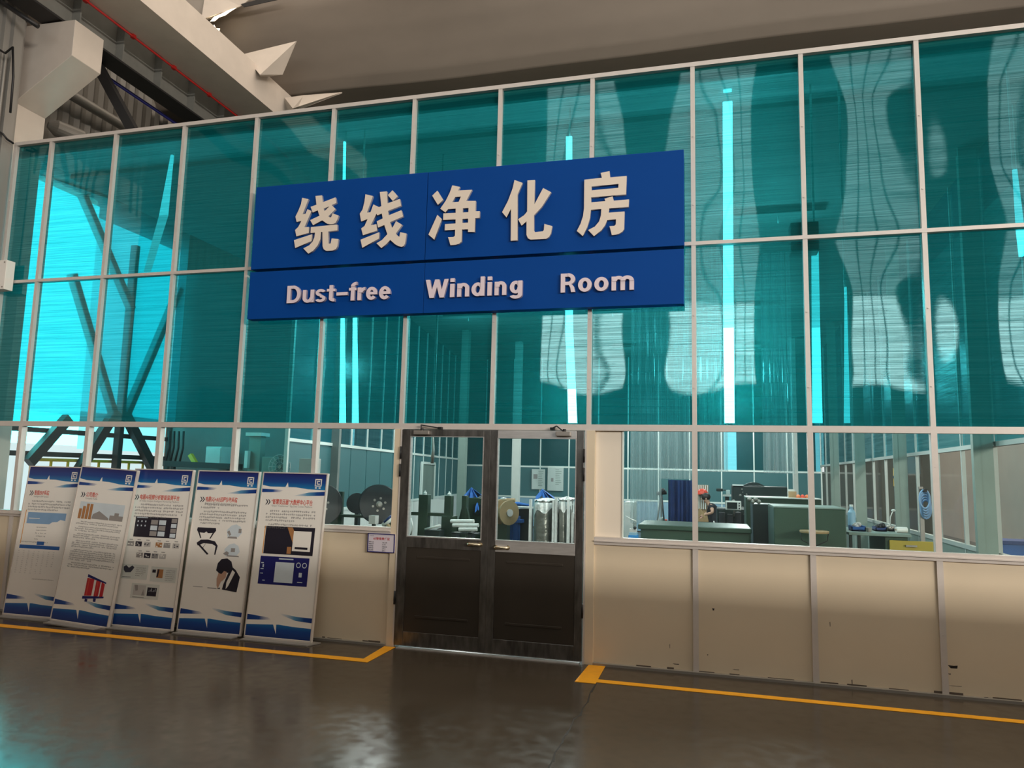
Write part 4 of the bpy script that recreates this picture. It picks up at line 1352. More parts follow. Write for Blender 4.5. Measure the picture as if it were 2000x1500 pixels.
q = P2()
for cx in (.155, .225):
    for k in range(10):
        a0, a1 = 2 * PI * k / 10, 2 * PI * (k + 1) / 10
        q.poly([(cx + .028 * math.cos(a0), .69 + .028 * math.sin(a0)), (cx + .028 * math.cos(a1), .69 + .028 * math.sin(a1)), (cx + .020 * math.cos(a1), .69 + .020 * math.sin(a1)), (cx + .020 * math.cos(a0), .69 + .020 * math.sin(a0))], 2)
q.rect(-.08, .738, .09, .750, 2).rect(.17, .57, .205, .615, 2).rect(.16, .515, .22, .523, 2).rect(-.285, .69, -.255, .70, 2).rect(-.285, .63, -.25, .637, 2).rect(-.285, .585, -.25, .592, 2).rect(-.265, .65, -.25, .68, 2).rect(-.25, .515, -.22, .522, 2)
q.build('dial_pattern', 'print_pale', s5)

# fourth stand
s4 = stand(-5.105, 'display stand second from the doors, with pictures of glasses, helmets and a man', '电碧5G+AR远程协助系统', 'Remote 5G+AR Assistance System', .40)
P2().rows(-H + .085, BH - .435, 2, .60, .033, .020, 41, .42).rows(-H + .085, BH - .510, 5, .60, .031, .019, 42, .45).build('body_lettering', 'mark_grey', s4)


def goggles(parent, cx, cz, s, tilt=0.0):
    k = P2()
    R = lambda x, z: (cx + s * (x * math.cos(tilt) - z * math.sin(tilt)), cz + s * (x * math.sin(tilt) + z * math.cos(tilt)))
    k.poly([R(-1, .35), R(1, .35), R(1.05, .1), R(.9, -.1), R(.2, -.15), R(0, .0), R(-.2, -.15), R(-.9, -.1), R(-1.05, .1)], 1)
    k.poly([R(-1.0, .1), R(-.82, .1), R(-.45, -.62), R(-.55, -.66)], 2).poly([R(1.0, .1), R(.82, .1), R(.45, -.62), R(.55, -.66)], 2)
    k.build('glasses_picture', 'print_black', parent)


goggles(s4, -.185, .985, .115)
k = P2()
k.poly([(-.29, .86), (-.24, .895), (-.15, .90), (-.06, .885), (-.02, .84), (-.035, .745), (-.05, .745), (-.045, .835), (-.09, .855), (-.20, .86), (-.27, .83)]).poly([(-.275, .845), (-.25, .85), (-.12, .75), (-.14, .74)]).poly([(-.18, .85), (-.17, .86), (-.205, .80), (-.215, .80)])
k.build('glasses_picture', 'print_black', s4)
k = P2()
for cz in (1.0, .80):
    k.poly([(.035 + .05, cz - .06), (.22, cz - .06), (.26, cz - .01), (.235, cz + .05), (.18, cz + .075), (.12, cz + .06), (.07, cz + .01)])
k.build('helmet_picture', 'print_pale', s4)
k = P2()
k.rect(.215, .985, .25, 1.03, 2).poly([(.075, .99), (.10, 1.01), (.13, .965), (.11, .95)], 2).poly([(.085, .925), (.21, .925), (.20, .945), (.10, .945)], 2)
k.poly([(.06, .765), (.10, .79), (.13, .775), (.12, .745), (.08, .75)], 2).rect(.15, .785, .20, .825, 2).poly([(.10, .735), (.26, .735), (.25, .748), (.12, .748)], 2)
k.build('helmet_pattern', 'print_grey', s4)
k = P2()
k.poly([(.03, .40), (.28, .375), (.30, .53), (.24, .60), (.185, .635), (.15, .56), (.10, .42)])
k.poly([(.0, .585), (.01, .66), (.05, .705), (.12, .715), (.175, .685), (.205, .61), (.185, .575), (.13, .565), (.06, .545)], 2)
k.build('man_picture', 'print_black', s4)
P2().poly([(.035, .56), (.02, .50), (.03, .43), (.05, .40), (.075, .47), (.10, .49), (.13, .52), (.135, .575), (.10, .585), (.07, .55)], 3).build('face_picture', 'skin', s4)
P2().poly([(.20, .60), (.235, .575), (.17, .43), (.145, .40), (.145, .47)], 3).poly([(.075, .46), (.115, .48), (.10, .39), (.075, .39)], 3).build('collar_picture', 'white_board', s4)
P2().rect(-.26, .402, -.14, .408).rect(-.08, .395, .03, .405).build('desk_line', 'mark_grey', s4)

# third stand
s3 = stand(-5.905, 'middle display stand, with a dark monitor wall picture and rows of small photos', '电碧AI视频分析智能监测平台', 'AI Video Analysis Intelligent Monitoring Platform', .52, dy=-0.05, title_u=0.115)
P2().rows(-H + .07, BH - .460, 5, .64, .034, .020, 31, .7).build('body_lettering', 'mark_grey', s3)
P2V().rect(-.28, .865, .275, 1.125).build('monitor_wall_picture', 'print_black', s3)
k = P2V(); k2 = P2V()
for i in range(2):
    for j in range(3):
        (k if (i + j) % 2 else k2).rect(-.07 + i * .105, .885 + j * .072, .02 + i * .105, .945 + j * .072, 2)
for j in range(4):
    (k2 if j % 2 else k).rect(.195, .875 + j * .062, .265, .925 + j * .062, 2)
for i in range(3):
    for j in range(2):
        k.rect(-.25 + i * .05, 1.0 + j * .055, -.235 + i * .05, 1.02 + j * .055, 2)
k.rect(-.265, 1.108, -.12, 1.117, 2)
k.build('camera_pattern', 'print_pale', s3)
k2.build('camera_pattern', 'print_grey', s3)
cols = ['print_grey', 'print_black', 'mark_light', 'print_brown', 'mark_grey', 'mark_light', 'print_grey', 'print_black', 'mark_grey', 'mark_light']
for k, (u, v) in enumerate([(-.34, .745), (-.235, .745), (-.12, .745), (.03, .745), (.135, .745), (.25, .745), (-.20, .605), (-.10, .605), (.0, .605), (.10, .605)]):
    P2V().rect(u, v, u + .085, v + .062).build('photo', cols[k], s3)
    kk = P2V()
    rr = random.Random(100 + k)
    for _ in range(4):
        a, c = rr.uniform(0, .06), rr.uniform(0, .045)
        kk.rect(u + a, v + c, u + a + rr.uniform(.01, .025), v + c + rr.uniform(.008, .017), 2)
    kk.build('photo_pattern', ['white_board', 'mark_light', 'mark_dark'][k % 3], s3)
    P2V().rect(u + .02, v + .078, u + .065, v + .088).build('caption', 'mark_grey', s3)
for (u0, v0, u1, v1) in ((-.36, .335, -.02, .515), (.02, .32, .35, .505), (-.20, .10, .16, .285)):
    o = P2V().rect(u0, v0, u1, v1).build('card', 'off_white', s3)
P2V().poly([(-.34, .48), (-.31, .50), (-.27, .47), (-.23, .50), (-.20, .48), (-.215, .45), (-.24, .415), (-.31, .41), (-.335, .44)], 2).rect(-.34, .352, -.23, .358, 2).build('machine_picture', 'mark_dark', s3)
P2V().rows(-.175, .47, 5, .13, .024, .010, 33, .8, False, 2).rows(.215, .46, 6, .12, .024, .010, 34, .8, False, 2).build('card_lettering', 'mark_grey', s3)
P2V().rect(.10, .37, .18, .475, 2).build('machine_picture', 'print_brown', s3)
P2V().rect(.04, .43, .085, .468, 2).poly([(.11, .475), (.13, .475), (.12, .38), (.10, .38)], 3).build('machine_picture', 'print_black', s3)
P2V().rect(-.17, .14, -.01, .265, 2).build('photo', 'mark_light', s3)
P2V().poly([(-.16, .265), (-.12, .265), (-.11, .20), (-.14, .19)], 3).poly([(-.06, .14), (-.02, .14), (-.04, .22)], 3).rect(-.17, .112, -.02, .120, 3).build('photo_pattern', 'print_grey', s3)
P2V().rect(.01, .14, .13, .245, 2).build('chart_picture', 'print_black', s3)
k = P2V()
for i in range(6):
    k.rect(.03 + i * .016, .195, .036 + i * .016, .20 + .018 * ((i * 7) % 3), 3)
k.build('chart_bars', 'print_pale', s3)

# second stand
s2d = stand(-6.655, 'tilted display stand second from the left, with a factory picture and red coils', '公司简介', 'Company Profile', .165, roll=0.045, dy=-0.125)
P2().rect(-.30, 1.075, .31, 1.25).build('sky_picture', 'print_pale', s2d)
k = P2()
for i in range(4):
    k.rect(-.30 + i * .048, 1.06, -.262 + i * .048, 1.17 + .03 * min(i, 2), 2)
k.build('stack_picture', 'print_brown', s2d)
P2().poly([(-.11, 1.07), (-.10, 1.12), (-.02, 1.16), (.12, 1.09), (.12, 1.07)], 2).rect(.13, 1.07, .31, 1.125, 2).rect(.19, 1.12, .25, 1.155, 2).build('factory_picture', 'print_grey', s2d)
k = P2()
v = 1.02
for i, n in enumerate((2, 3, 3, 4, 6, 3)):
    k.rows(-H + .075, v, n, .63, .0215, .0145, 200 + i, .5 if i else .95)
    v -= .0215 * n + .013
k.build('body_lettering', 'mark_grey', s2d)
k = P2(-0.03)
for i, (u, w) in enumerate(((.0, .095), (.125, .06), (.20, .045))):
    k.poly([(u, .335), (u + w, .345 + .004 * i), (u + w, .52 - .02 * i), (u, .525 - .012 * i)], 2)
k.build('coil_picture', 'print_red', s2d)
P2(-0.03).poly([(-.02, .30), (.26, .335), (.26, .352), (-.02, .330)], 2).rect(.02, .275, .055, .305, 2).rect(.13, .285, .165, .32, 2).poly([(.0, .535), (.26, .485), (.26, .50), (.0, .565)], 2).build('coil_frame_picture', 'print_navy', s2d)
P2(-0.03).rect(.02, .34, .035, .52, 3).rect(.145, .35, .155, .50, 3).build('coil_glint', 'title_red', s2d)

# first stand
s1 = stand(-7.465, 'leftmost display stand, with a pale blue login screen picture', '智能ERP系统', 'Intelligent ERP System', .215)
P2().rows(-H + .075, BH - .475, 4, .62, .033, .020, 11, .75).build('body_lettering', 'mark_grey', s1)
P2().rect(-.285, .79, .27, 1.12).build('screen_picture', 'white_board', s1)
P2().rect(-.285, .975, .27, 1.105, 2).build('sky_banner', 'print_sky', s1)
P2().poly([(.05, .975), (.09, 1.0), (.16, 1.005), (.20, 1.03), (.27, 1.02), (.27, .975)], 3).rect(-.26, 1.03, -.10, 1.038, 3).build('cloud_picture', 'white_board', s1)
P2().rect(-.325, .745, -.315, 1.13).build('side_bar', 'print_orange', s1)
P2().rows(-.13, .93, 5, .16, .034, .012, 14, .4, False, 2).build('form_lettering', 'mark_grey', s1)
P2().rect(-.08, .735, .025, .775, 2).build('login_button', 'print_blue', s1)
P2().rect(-.325, .690, .255, .730).build('menu_bar', 'print_blue', s1)
k = P2()
rr = random.Random(19)
for c in range(8):
    k.rows(-.33 + c * .072, .655, 12 if c < 6 else 8, .035, .022, .010, 300 + c, 1, False)
k.build('table_lettering', 'mark_light', s1)
P2().rows(-.32, .76, 1, .5, .03, .012, 17, .8, False).rows(-.06, .35, 1, .32, .03, .010, 18, 1, False).build('caption', 'mark_grey', s1)
# ================================================================== INSIDE THE WINDING ROOM
def px(Y, n):
    """Length at depth Y that n photograph pixels cover."""
    return n * (Y - CAM.y) / F_PX


def abox(m, x0, y0, x1, y1, Y, depth, floor=False):
    a, b = at(x0, y0, Y), at(x1, y1, Y)
    m.box((a.x, Y, 0.0 if floor else b.z), (b.x, Y + depth, a.z))
    return m


# ---- left part: drums on a green unwinding frame
def drum(label, cx, cy, rpx, Y, turn, width=.16):
    c = at(cx, cy, Y)
    r = px(Y, rpx)
    t = thing('cable_drum', label, 'drum', (c.x, Y, c.z - r), 'big black cable drums on the unwinding frame')
    ax = Vector((math.sin(turn), -math.cos(turn), 0))
    MB().lathe(c, ax, [(0, r * .98), (.006, r), (.022, r), (.028, r * .97)], 44).build('front_flange', 'drum_black', t)
    MB().lathe(c - ax * width, ax, [(0, r * .97), (.022, r)], 44).build('rear_flange', 'drum_black', t)
    MB().lathe(c - ax * width, ax, [(0, r * .62), (width, r * .62)], 32).build('winding', 'machine_dark', t)
    MB().lathe(c, ax, [(0.02, r * .16), (.05, r * .16), (.06, r * .08), (.09, r * .08)], 20).build('hub', 'closer_metal', t)
    m = MB()
    for k in range(6):
        a = 2 * PI * k / 6 + .3
        u = Vector((math.cos(turn), math.sin(turn), 0))
        p = c + ax * .028 + (u * math.cos(a) + Vector((0, 0, 1)) * math.sin(a)) * r * .32
        m.lathe(p, ax, [(0, .018), (.012, .018)], 10)
    m.build('bolt', 'closer_metal', t)
    MB().tube([c - ax * width, (c.x, 3.73, c.z)], .03, 12).build('axle', 'closer_metal', t)
    MB().box((c.x - .05, 3.69, 0), (c.x + .05, 3.79, c.z + .05)).build('bearing_post', 'machine_green', t)
    return t


drum('big black cable drum facing the clear window left of the doors', 740, 985, 41, 3.2, 0.55)
drum('big black cable drum half hidden behind the display stand nearest the doors', 628, 985, 44, 3.2, 0.55)
t = thing('unwinding_rig', 'green steel frame carrying the black drums', 'machine frame', tuple(at(690, 1060, 3.6).xy) + (0,))
a, b = at(600, 1002, 3.55), at(772, 1014, 3.55)
m = MB().box((a.x, 3.5, b.z), (b.x, 3.66, a.z)).build('cross_beam', 'machine_green', t)
for xx in (606, 655, 665, 765):
    p = at(xx, 1010, 3.6)
    MB().box((p.x - .05, 3.54, 0), (p.x + .05, 3.62, b.z)).build('leg', 'machine_green', t)
p = at(665, 960, 3.6)
MB().box((p.x - .05, 3.56, a.z), (p.x + .06, 3.62, p.z)).build('upright', 'machine_green', t)
c = at(697, 982, 4.4)
t = thing('cable_drum', 'small black cable drum between the two big drums', 'drum', (c.x, 4.4, c.z))
MB().lathe(c, (0.5, -1, 0), [(0, .16), (.02, .16), (.02, .09), (.16, .09), (.16, .17), (.18, .17)], 28).build('reel', 'drum_black', t)
MB().lathe(c, (0.5, -1, 0), [(-.05, .03), (.0, .03)], 12).build('axle', 'closer_metal', t)
MB().box((c.x - .03, 4.40, 0), (c.x + .03, 4.5, c.z)).build('stand', 'machine_dark', t)
c = at(729, 1015, 2.9)
t = thing('control_box', 'square pale metal box in front of the big black drum', 'box', (c.x, 2.9, 0))
MB().box((c.x - .055, 2.86, c.z - .06), (c.x + .05, 2.98, c.z + .06)).build('housing', 'mark_light', t, .004)
MB().box((c.x - .02, 2.9, 0), (c.x + .02, 2.95, c.z - .06)).build('post', 'machine_dark', t)
t = thing('motor_unit', 'low motor with white and blue parts at the foot of the big drum', 'motor', tuple(at(755, 1025, 2.9).xy) + (0,))
p, q = at(742, 1022, 2.9), at(768, 1034, 2.9)
MB().box((p.x, 2.85, 0), (q.x, 3.0, q.z)).build('base', 'machine_dark', t)
MB().tube([at(748, 1026, 2.9), at(765, 1013, 2.9)], .035, 12).build('cylinder', 'white_paint', t)
MB().tube([at(750, 1020, 2.87), at(764, 1008, 2.87)], .018, 10).build('hose', 'navy_sheet', t)
MB().ball(at(758, 1028, 2.86), .035).build('cap', 'wood', t)

# aluminium framed inner door in the left partition
P = A_L + (B_L - A_L) * .62
Q = A_L + (B_L - A_L) * .73
t = thing('door_3', 'white framed inner door in the left partition inside the room', 'door', (P.x, P.y, 0), None, 'structure')
n = Vector((.04, .005, 0))
for k, (g, z0, z1) in enumerate((((P, P), 0, 2.0), ((Q, Q), 0, 2.0))):
    MB().beam((g[0].x + .06, g[0].y, z0), (g[0].x + .06, g[0].y, z1), .07, .06).build('jamb', 'aluminium_inner', t)
MB().beam((P.x + .06, P.y, 2.0), (Q.x + .06, Q.y, 2.0), .06, .07).build('head_rail', 'aluminium_inner', t)
MB().beam((P.x + .05, P.y, 1.0), (Q.x + .05, Q.y, 1.0), .03, 1.9).build('leaf', 'grey_green', t)

# things in the passage behind the display stands
t = thing('wall_cabinet', 'pale wall cabinet in the passage above the fourth display stand', 'cabinet', tuple(at(420, 890, 5.0).xy) + (0,))
p, q = at(404, 872, 5.0), at(432, 912, 5.0)
MB().box((p.x, 4.98, q.z), (q.x, 5.35, p.z)).build('body', 'off_white', t, .01)
MB().box((p.x + .02, 4.96, q.z + .03), (q.x - .02, 4.98, p.z - .03)).build('door', 'white_paint', t)
for k, (x0, x1, lab) in enumerate(((330, 352, 'dark hanging cable bundle above the third display stand'),)):
    p, q = at(x0, 842, 4.22), at(x1, 908, 4.22)
    m = MB()
    for j in range(4):
        xx = p.x + (q.x - p.x) * j / 3
        m.tube([(xx, 4.24, p.z), (xx + .03, 4.22, (p.z + q.z) / 2), (xx - .02, 4.22, q.z + .04)], .02, 8)
    tag(m.build('cable_bundle', 'dark_steel'), lab, 'cables')
p, q = at(318, 905, 4.2), at(470, 912, 4.2)
tag(MB().beam(p, q, .12, .10).box((p.x + .2, 4.17, 0), (p.x + .26, 4.23, p.z)).box((q.x - .26, 4.17, 0), (q.x - .2, 4.23, q.z)).build('cable_tray', 'dark_steel'), 'dark cable tray just above the tops of the middle display stands', 'tray')
tag(MB().beam(at(372, 888, 4.22), at(386, 912, 4.22), .07, .07).build('yellow_strut', 'yellow_rail'), 'short yellow strut above the third display stand', 'strut')
t = thing('steel_column_post', 'pale grey post in the passage between the fourth and fifth display stands', 'post', tuple(at(497, 900, 4.2).xy) + (0,))
p, q = at(488, 845, 4.2), at(505, 930, 4.2)
MB().box((p.x, 4.2, 0), (q.x, 4.35, p.z)).build('shaft', 'grey_green', t)
MB().box((p.x - .04, 4.14, p.z - .06), (q.x + .04, 4.4, p.z)).build('cap_plate', 'off_white', t)
MB().box((p.x - .02, 4.12, p.z - .62), (p.x + .04, 4.2, p.z - .32)).build('switch_box', 'white_paint', t)
c = at(548, 912, 3.6)
t = thing('pedestal_fan', 'grey pedestal fan behind the display stand nearest the doors', 'fan', (c.x, 3.6, 0))
m = MB()
for k in range(14):
    a = 2 * PI * k / 14
    m.tube([c, c + Vector((.20 * math.cos(a), -.04, .20 * math.sin(a)))], .004, 5)
for r in (.08, .14, .20):
    m.tube([c + Vector((r * math.cos(2 * PI * k / 24), -.03, r * math.sin(2 * PI * k / 24))) for k in range(25)], .005, 5, False)
m.build('guard', 'mark_light', t)
m = MB()
for k in range(4):
    a = 2 * PI * k / 4
    m.quad([c + Vector((.03 * math.cos(a), .02, .03 * math.sin(a))), c + Vector((.17 * math.cos(a - .3), .03, .17 * math.sin(a - .3))), c + Vector((.18 * math.cos(a + .3), .0, .18 * math.sin(a + .3)))])
m.build('blades', 'grey_green', t, fix=False)
MB().lathe(c, (0, 1, 0), [(-.03, .03), (.05, .06), (.14, .05)], 16).build('motor', 'closer_metal', t)
MB().tube([(c.x, 3.66, 0.02), (c.x, 3.66, c.z)], .018).build('pole', 'closer_metal', t)
MB().lathe((c.x, 3.66, 0), (0, 0, 1), [(0, .22), (.03, .2), (.05, .05)], 24).build('base', 'black_metal', t)
for k, (x0, y0, x1, y1, mm, lab) in enumerate(((558, 872, 583, 926, 'wood', 'dark brown post leaning behind the display stand nearest the doors'), (512, 892, 538, 930, 'grey_green', 'grey cabinet behind the pedestal fan'), (584, 895, 612, 930, 'mark_light', 'pale grey case at the left of the window beside the doors'))):
    m = MB()
    abox(m, x0, y0, x1, y1, (4.6, 4.0, 2.6)[k], .2, True)
    tag(m.build('storage_cabinet' if k else 'timber_post', mm, None, .01), lab, 'cabinet' if k else 'post')

# ---- behind the left door: green twin-post winding frames
t = thing('winding_rig', 'green winding frame with two posts behind the left door', 'machine', tuple(at(850, 1030, 4.0).xy) + (0,))
for (x0, x1, yt) in ((818, 836, 966), (868, 881, 968)):
    a = at(x0, yt, 4.0); b = at(x1, yt, 4.0)
    MB().box((a.x, 4.0, 0), (b.x, 4.14, a.z)).build('post', 'machine_green', t, .006)
    MB().lathe(((a.x + b.x) / 2, 4.07, a.z), (0, 0, 1), [(0, .03), (.03, .03), (.05, .012), (.07, .012)], 12).build('cap', 'white_paint', t)
a, b = at(803, 1000, 4.02), at(872, 1009, 4.02)
MB().box((a.x, 4.02, b.z), (b.x, 4.12, a.z)).build('cross_beam', 'machine_green', t)
a, b = at(860, 1008, 3.9), at(880, 1046, 3.9)
MB().box((a.x, 3.95, 0), (b.x, 4.2, a.z)).build('cabinet', 'machine_green', t, .008)
a, b = at(803, 1012, 3.98), at(815, 1046, 3.98)
MB().tube([(a.x, 3.97, a.z), (a.x + .05, 3.95, (a.z + b.z) / 2), (a.x + .01, 3.97, b.z)], .012, 8).build('hose', 'white_paint', t)
t = thing('winding_rig', 'green splayed winding stand right of centre behind the left door', 'machine', tuple(at(912, 1030, 4.3).xy) + (0,))
a, b, c = at(902, 968, 4.3), at(911, 968, 4.3), at(900, 1046, 4.3)
MB().box((a.x, 4.3, 0), (b.x, 4.42, a.z)).build('post', 'machine_green', t, .006)
MB().prism([(a.x, 4.32, .95 + .25), (b.x, 4.32, .95 + .25), (b.x + .16, 4.32, .55), (b.x + .16, 4.32, 0), (a.x - .16, 4.32, 0), (a.x - .16, 4.32, .55)], (0, .08, 0)).build('splayed_foot', 'machine_green', t)
t = thing('winding_machine', 'dark green machine box under the blue cloth behind the left door', 'machine', tuple(at(928, 1000, 4.8).xy) + (0,))
a, b = at(915, 972, 4.8), at(944, 1046, 4.8)
MB().box((a.x, 4.8, 0), (b.x + .1, 5.3, a.z)).build('housing', 'machine_green', t, .01)
MB().box((a.x + .1, 4.77, a.z - .28), (b.x, 4.8, a.z - .10)).build('cover_plate', 'machine_dark', t)


def cloth(name, label, pts, Y, material, lift=.14):
    """A draped cloth: peak, creases and skirt."""
    P_ = [at(x, y, Y) for x, y in pts]
    m = MB()
    b = m.bm
    c = b.verts.new(at(pts[0][0], pts[0][1], Y) + Vector((0, .06, 0)))
    n = len(P_) - 1
    V = []
    r = random.Random(len(label))
    for k, p in enumerate(P_[1:]):
        V.append(b.verts.new(p + Vector((0, (-.10 if k % 2 else .02) + r.uniform(-.02, .02), 0))))
    W = [b.verts.new(v.co + Vector((r.uniform(-.02, .02), .35, .0))) for v in V]
    for k in range(len(V) - 1):
        b.faces.new((c, V[k], V[k + 1]))
        b.faces.new((c, W[k + 1], W[k]))
    o = m.build(name, material)
    s = o.modifiers.new('thick', 'SOLIDIFY'); s.thickness = .012
    return tag(o, label, 'cloth')


cloth('dust_cloth', 'blue cloth peaked over the green machine behind the left door', [(918, 952), (904, 969), (911, 975), (915, 970), (921, 976), (927, 969), (935, 972)], 4.9, 'blue_cloth')
cloth('dust_cloth', 'blue cloth strip hanging on the machine at the right edge of the left door glass', [(929, 982), (928, 990), (931, 1001), (934, 992), (937, 997)], 4.7, 'blue_cloth')
for k, (x0, x1, y) in enumerate(((880, 926, 1018), (884, 935, 1026), (896, 932, 1034))):
    Yk = 3.76 - .04 * k
    a, b = at(x0, y, Yk), at(x1, y, Yk)
    tag(MB().lathe(a, (b - a), [(0, .026), (.01, .029), ((b - a).length - .01, .029), ((b - a).length, .026)], 18).build('paper_roll', 'white_paint'), ['topmost', 'middle', 'lowest'][k] + ' white roll on the stand behind the left door', 'roll', 'white rolls behind the left door')
t = thing('roll_rack', 'dark rack that carries the white rolls behind the left door', 'rack', tuple(at(905, 1040, 4.1).xy) + (0,))
for x in (890, 921):
    a = at(x, 1042, 3.7)
    MB().box((a.x - .03, 3.62, 0), (a.x + .03, 3.80, a.z + .02)).build('leg', 'machine_dark', t)
a, b = at(884, 1039, 3.7), at(935, 1044, 3.7)
MB().box((a.x, 3.62, b.z), (b.x, 3.80, a.z)).build('shelf', 'machine_dark', t)
t = thing('fire_extinguisher_sign', 'small red and white upright notice behind the left door', 'notice', tuple(at(835, 985, 9.0).xy) + (0,))
a, b = at(833, 975, 9.0), at(838, 999, 9.0)
MB().box((a.x, 9.0, b.z), (b.x, 9.01, a.z)).build('red_strip', 'red_plastic', t)
a2, b2 = at(838, 975, 9.0), at(868, 1000, 9.0)
MB().box((a2.x, 9.0, b2.z), (b2.x, 9.02, a2.z)).build('white_panel', 'white_paint', t)
MB().box((a2.x + .05, 9.0, 0), (a2.x + .1, 9.05, b2.z)).build('post', 'white_paint', t)
t = thing('tool_tray', 'dark tray with pale bars on the frame behind the left door', 'tray', tuple(at(848, 1030, 3.7).xy) + (0,))
a, b = at(832, 1020, 3.7), at(860, 1044, 3.7)
MB().box((a.x, 3.66, 0), (b.x, 3.88, b.z + .06)).build('stand', 'machine_dark', t)
MB().tube([at(830, 1034, 3.68), at(860, 1026, 3.68)], .018).build('pale_bar', 'off_white', t)
MB().box((at(836, 1019, 3.7).x, 3.72, at(0, 1028, 3.7).z), (at(846, 1019, 3.7).x, 3.8, at(0, 1019, 3.7).z)).build('clamp', 'black_metal', t)
tag(MB().tube([(at(845, 855, 1.2).x, 1.2, ZTOP - .1), at(845, 855, 1.2), at(846, 880, 1.2), at(844, 905, 1.2)], [.006, .016, .02, .02], 6).build('hanging_chain', 'closer_metal'), 'short hoist chain hanging behind the top of the left door glass', 'chain')

# ---- behind the right door
c = at(976, 1000, 4.0)
t = thing('wooden_reel', 'wooden cable reel at the left of the right door glass', 'reel', (c.x, 4.0, 0))
r = px(4.0, 24)
MB().lathe(c, (0.9, -.7, 0), [(0, r), (.03, r), (.03, r * .5), (.22, r * .5), (.22, r), (.25, r)], 30).build('reel', 'wood', t)
MB().lathe(c + Vector((.9, -.7, 0)).normalized() * .25, (0.9, -.7, 0), [(0, r * .3), (.02, r * .3)], 20).build('hub', 'mark_light', t)
MB().box((c.x - .08, 4.0, 0), (c.x + .12, 4.2, c.z - r * .8)).build('stand', 'machine_green', t)
t = thing('wrapped_bundle', 'bundle wrapped in brown paper on top of the wooden reel', 'bundle', tuple(at(985, 978, 4.2)))
MB().tube([at(970, 980, 4.2), at(985, 979, 4.2), at(1006, 977, 4.2)], [.035, .05, .03], 10).build('wrap', 'wood', t)
MB().ball(at(984, 974, 4.2), .035, 1.6, 1, .6).build('film', 'foil_white', t)
t = thing('blue_winder', 'blue hand winding machine behind the right door', 'machine', tuple(at(1008, 1010, 4.4).xy) + (0,))
for (x0, y0, x1, y1) in ((993, 994, 1001, 1046), (1002, 1008, 1012, 1052)):
    m = MB(); abox(m, x0, y0, x1, y1, 4.4, .12, True); m.build('column', 'blue_machine', t, .006)
m = MB(); abox(m, 985, 1014, 1018, 1022, 4.36, .2); m.build('cross_arm', 'blue_machine', t, .006)
m = MB()
for x in (996, 1004):
    m.tube([at(x, 992, 4.35), at(x, 1010, 4.35)], .012, 8)
m.build('white_pin', 'white_paint', t)
m = MB(); m.tube([at(994, 989, 4.4), at(1010, 984, 4.4), at(1033, 987, 4.4)], [.03, .035, .02], 10); m.build('blue_wrap', 'blue_cloth', t)
m = MB(); abox(m, 1009, 990, 1035, 994, 4.5, .3); m.build('table_plate', 'off_white', t)
m = MB(); abox(m, 1012, 994, 1034, 1052, 4.55, .25, True); m.build('dark_body', 'machine_dark', t, .01)


def coil(label, x0, x1, y0, y1, Y):
    a, b = at(x0, y0, Y), at(x1, y1, Y)
    h = (a.z - b.z)
    w = b.x - a.x
    t = thing('wrapped_coil', label, 'coil', ((a.x + b.x) / 2, Y, 0), 'big film wrapped coils')
    rx, ry = w / 2, .30

    def fn(u, v):
        an = PI + PI * u
        k = 1.0 + .035 * math.sin(9 * u + 5 * v) + .02 * math.sin(23 * u)
        z = a.z * v
        s = 1.0 if v < .96 else .93
        return ((a.x + b.x) / 2 + rx * k * s * math.cos(an), Y + .3 + ry * k * s * math.sin(an), z)
    MB().surf(lambda u, v: fn(u * 2, v), 48, 16).build('body', 'foil_grey', t, fix=False)
    MB().surf(lambda u, v: ((a.x + b.x) / 2 + rx * (1 - v) * math.cos(2 * PI * u) * .97, Y + .3 + ry * .97 * (1 - v) * math.sin(2 * PI * u), a.z + .012 * math.sin(u * 60) + .03 * v), 40, 6).build('top_wrap', 'foil_white', t, fix=False)
    MB().surf(lambda u, v: (fn(u * 2, .78 + .2 * v)[0] + .004 * math.sin(u * 90), fn(u * 2, .78 + .2 * v)[1] - .012 + .012 * math.sin(u * 77), a.z * (.985 - .10 * (1 - v) * (1 + .7 * math.sin(u * 21) * math.sin(u * 8 + 1)))), 60, 5).build('loose_film', 'foil_white', t, fix=False)
    m = MB()
    for e in (a.x + .012, b.x - .012):
        m.box((e - .014, Y - .03, 0), (e + .014, Y + .03, a.z + .02))
    m.build('edge_strip', 'foil_white', t)


coil('wide film wrapped coil in the middle of the right door glass', 1035, 1082, 978, 1060, 2.6)
coil('narrower film wrapped coil at the right of the right door glass', 1085, 1111, 976, 1060, 2.6)
coil('film wrapped coil cut by the right edge of the right door glass', 1117, 1138, 1004, 1060, 2.8)
cloth('dust_cloth', 'blue cloth propped like a tent behind the wrapped coils', [(1057, 955), (1046, 970), (1049, 977), (1058, 968), (1066, 980), (1070, 972), (1078, 979)], 3.9, 'blue_cloth')
t = thing('winding_machine', 'dark machine under the tent shaped blue cloth behind the coils', 'machine', tuple(at(1062, 1000, 4.0).xy) + (0,))
m = MB(); abox(m, 1048, 976, 1078, 1050, 4.0, .4, True); m.build('housing', 'machine_dark', t, .01)
m = MB(); abox(m, 1056, 966, 1066, 976, 4.1, .1); m.build('spindle_head', 'closer_metal', t)
cloth('dust_cloth', 'blue cloth lump beside the right-hand wrapped coil', [(1117, 985), (1110, 992), (1112, 1004), (1118, 998), (1122, 1003), (1126, 994)], 3.3, 'blue_cloth')
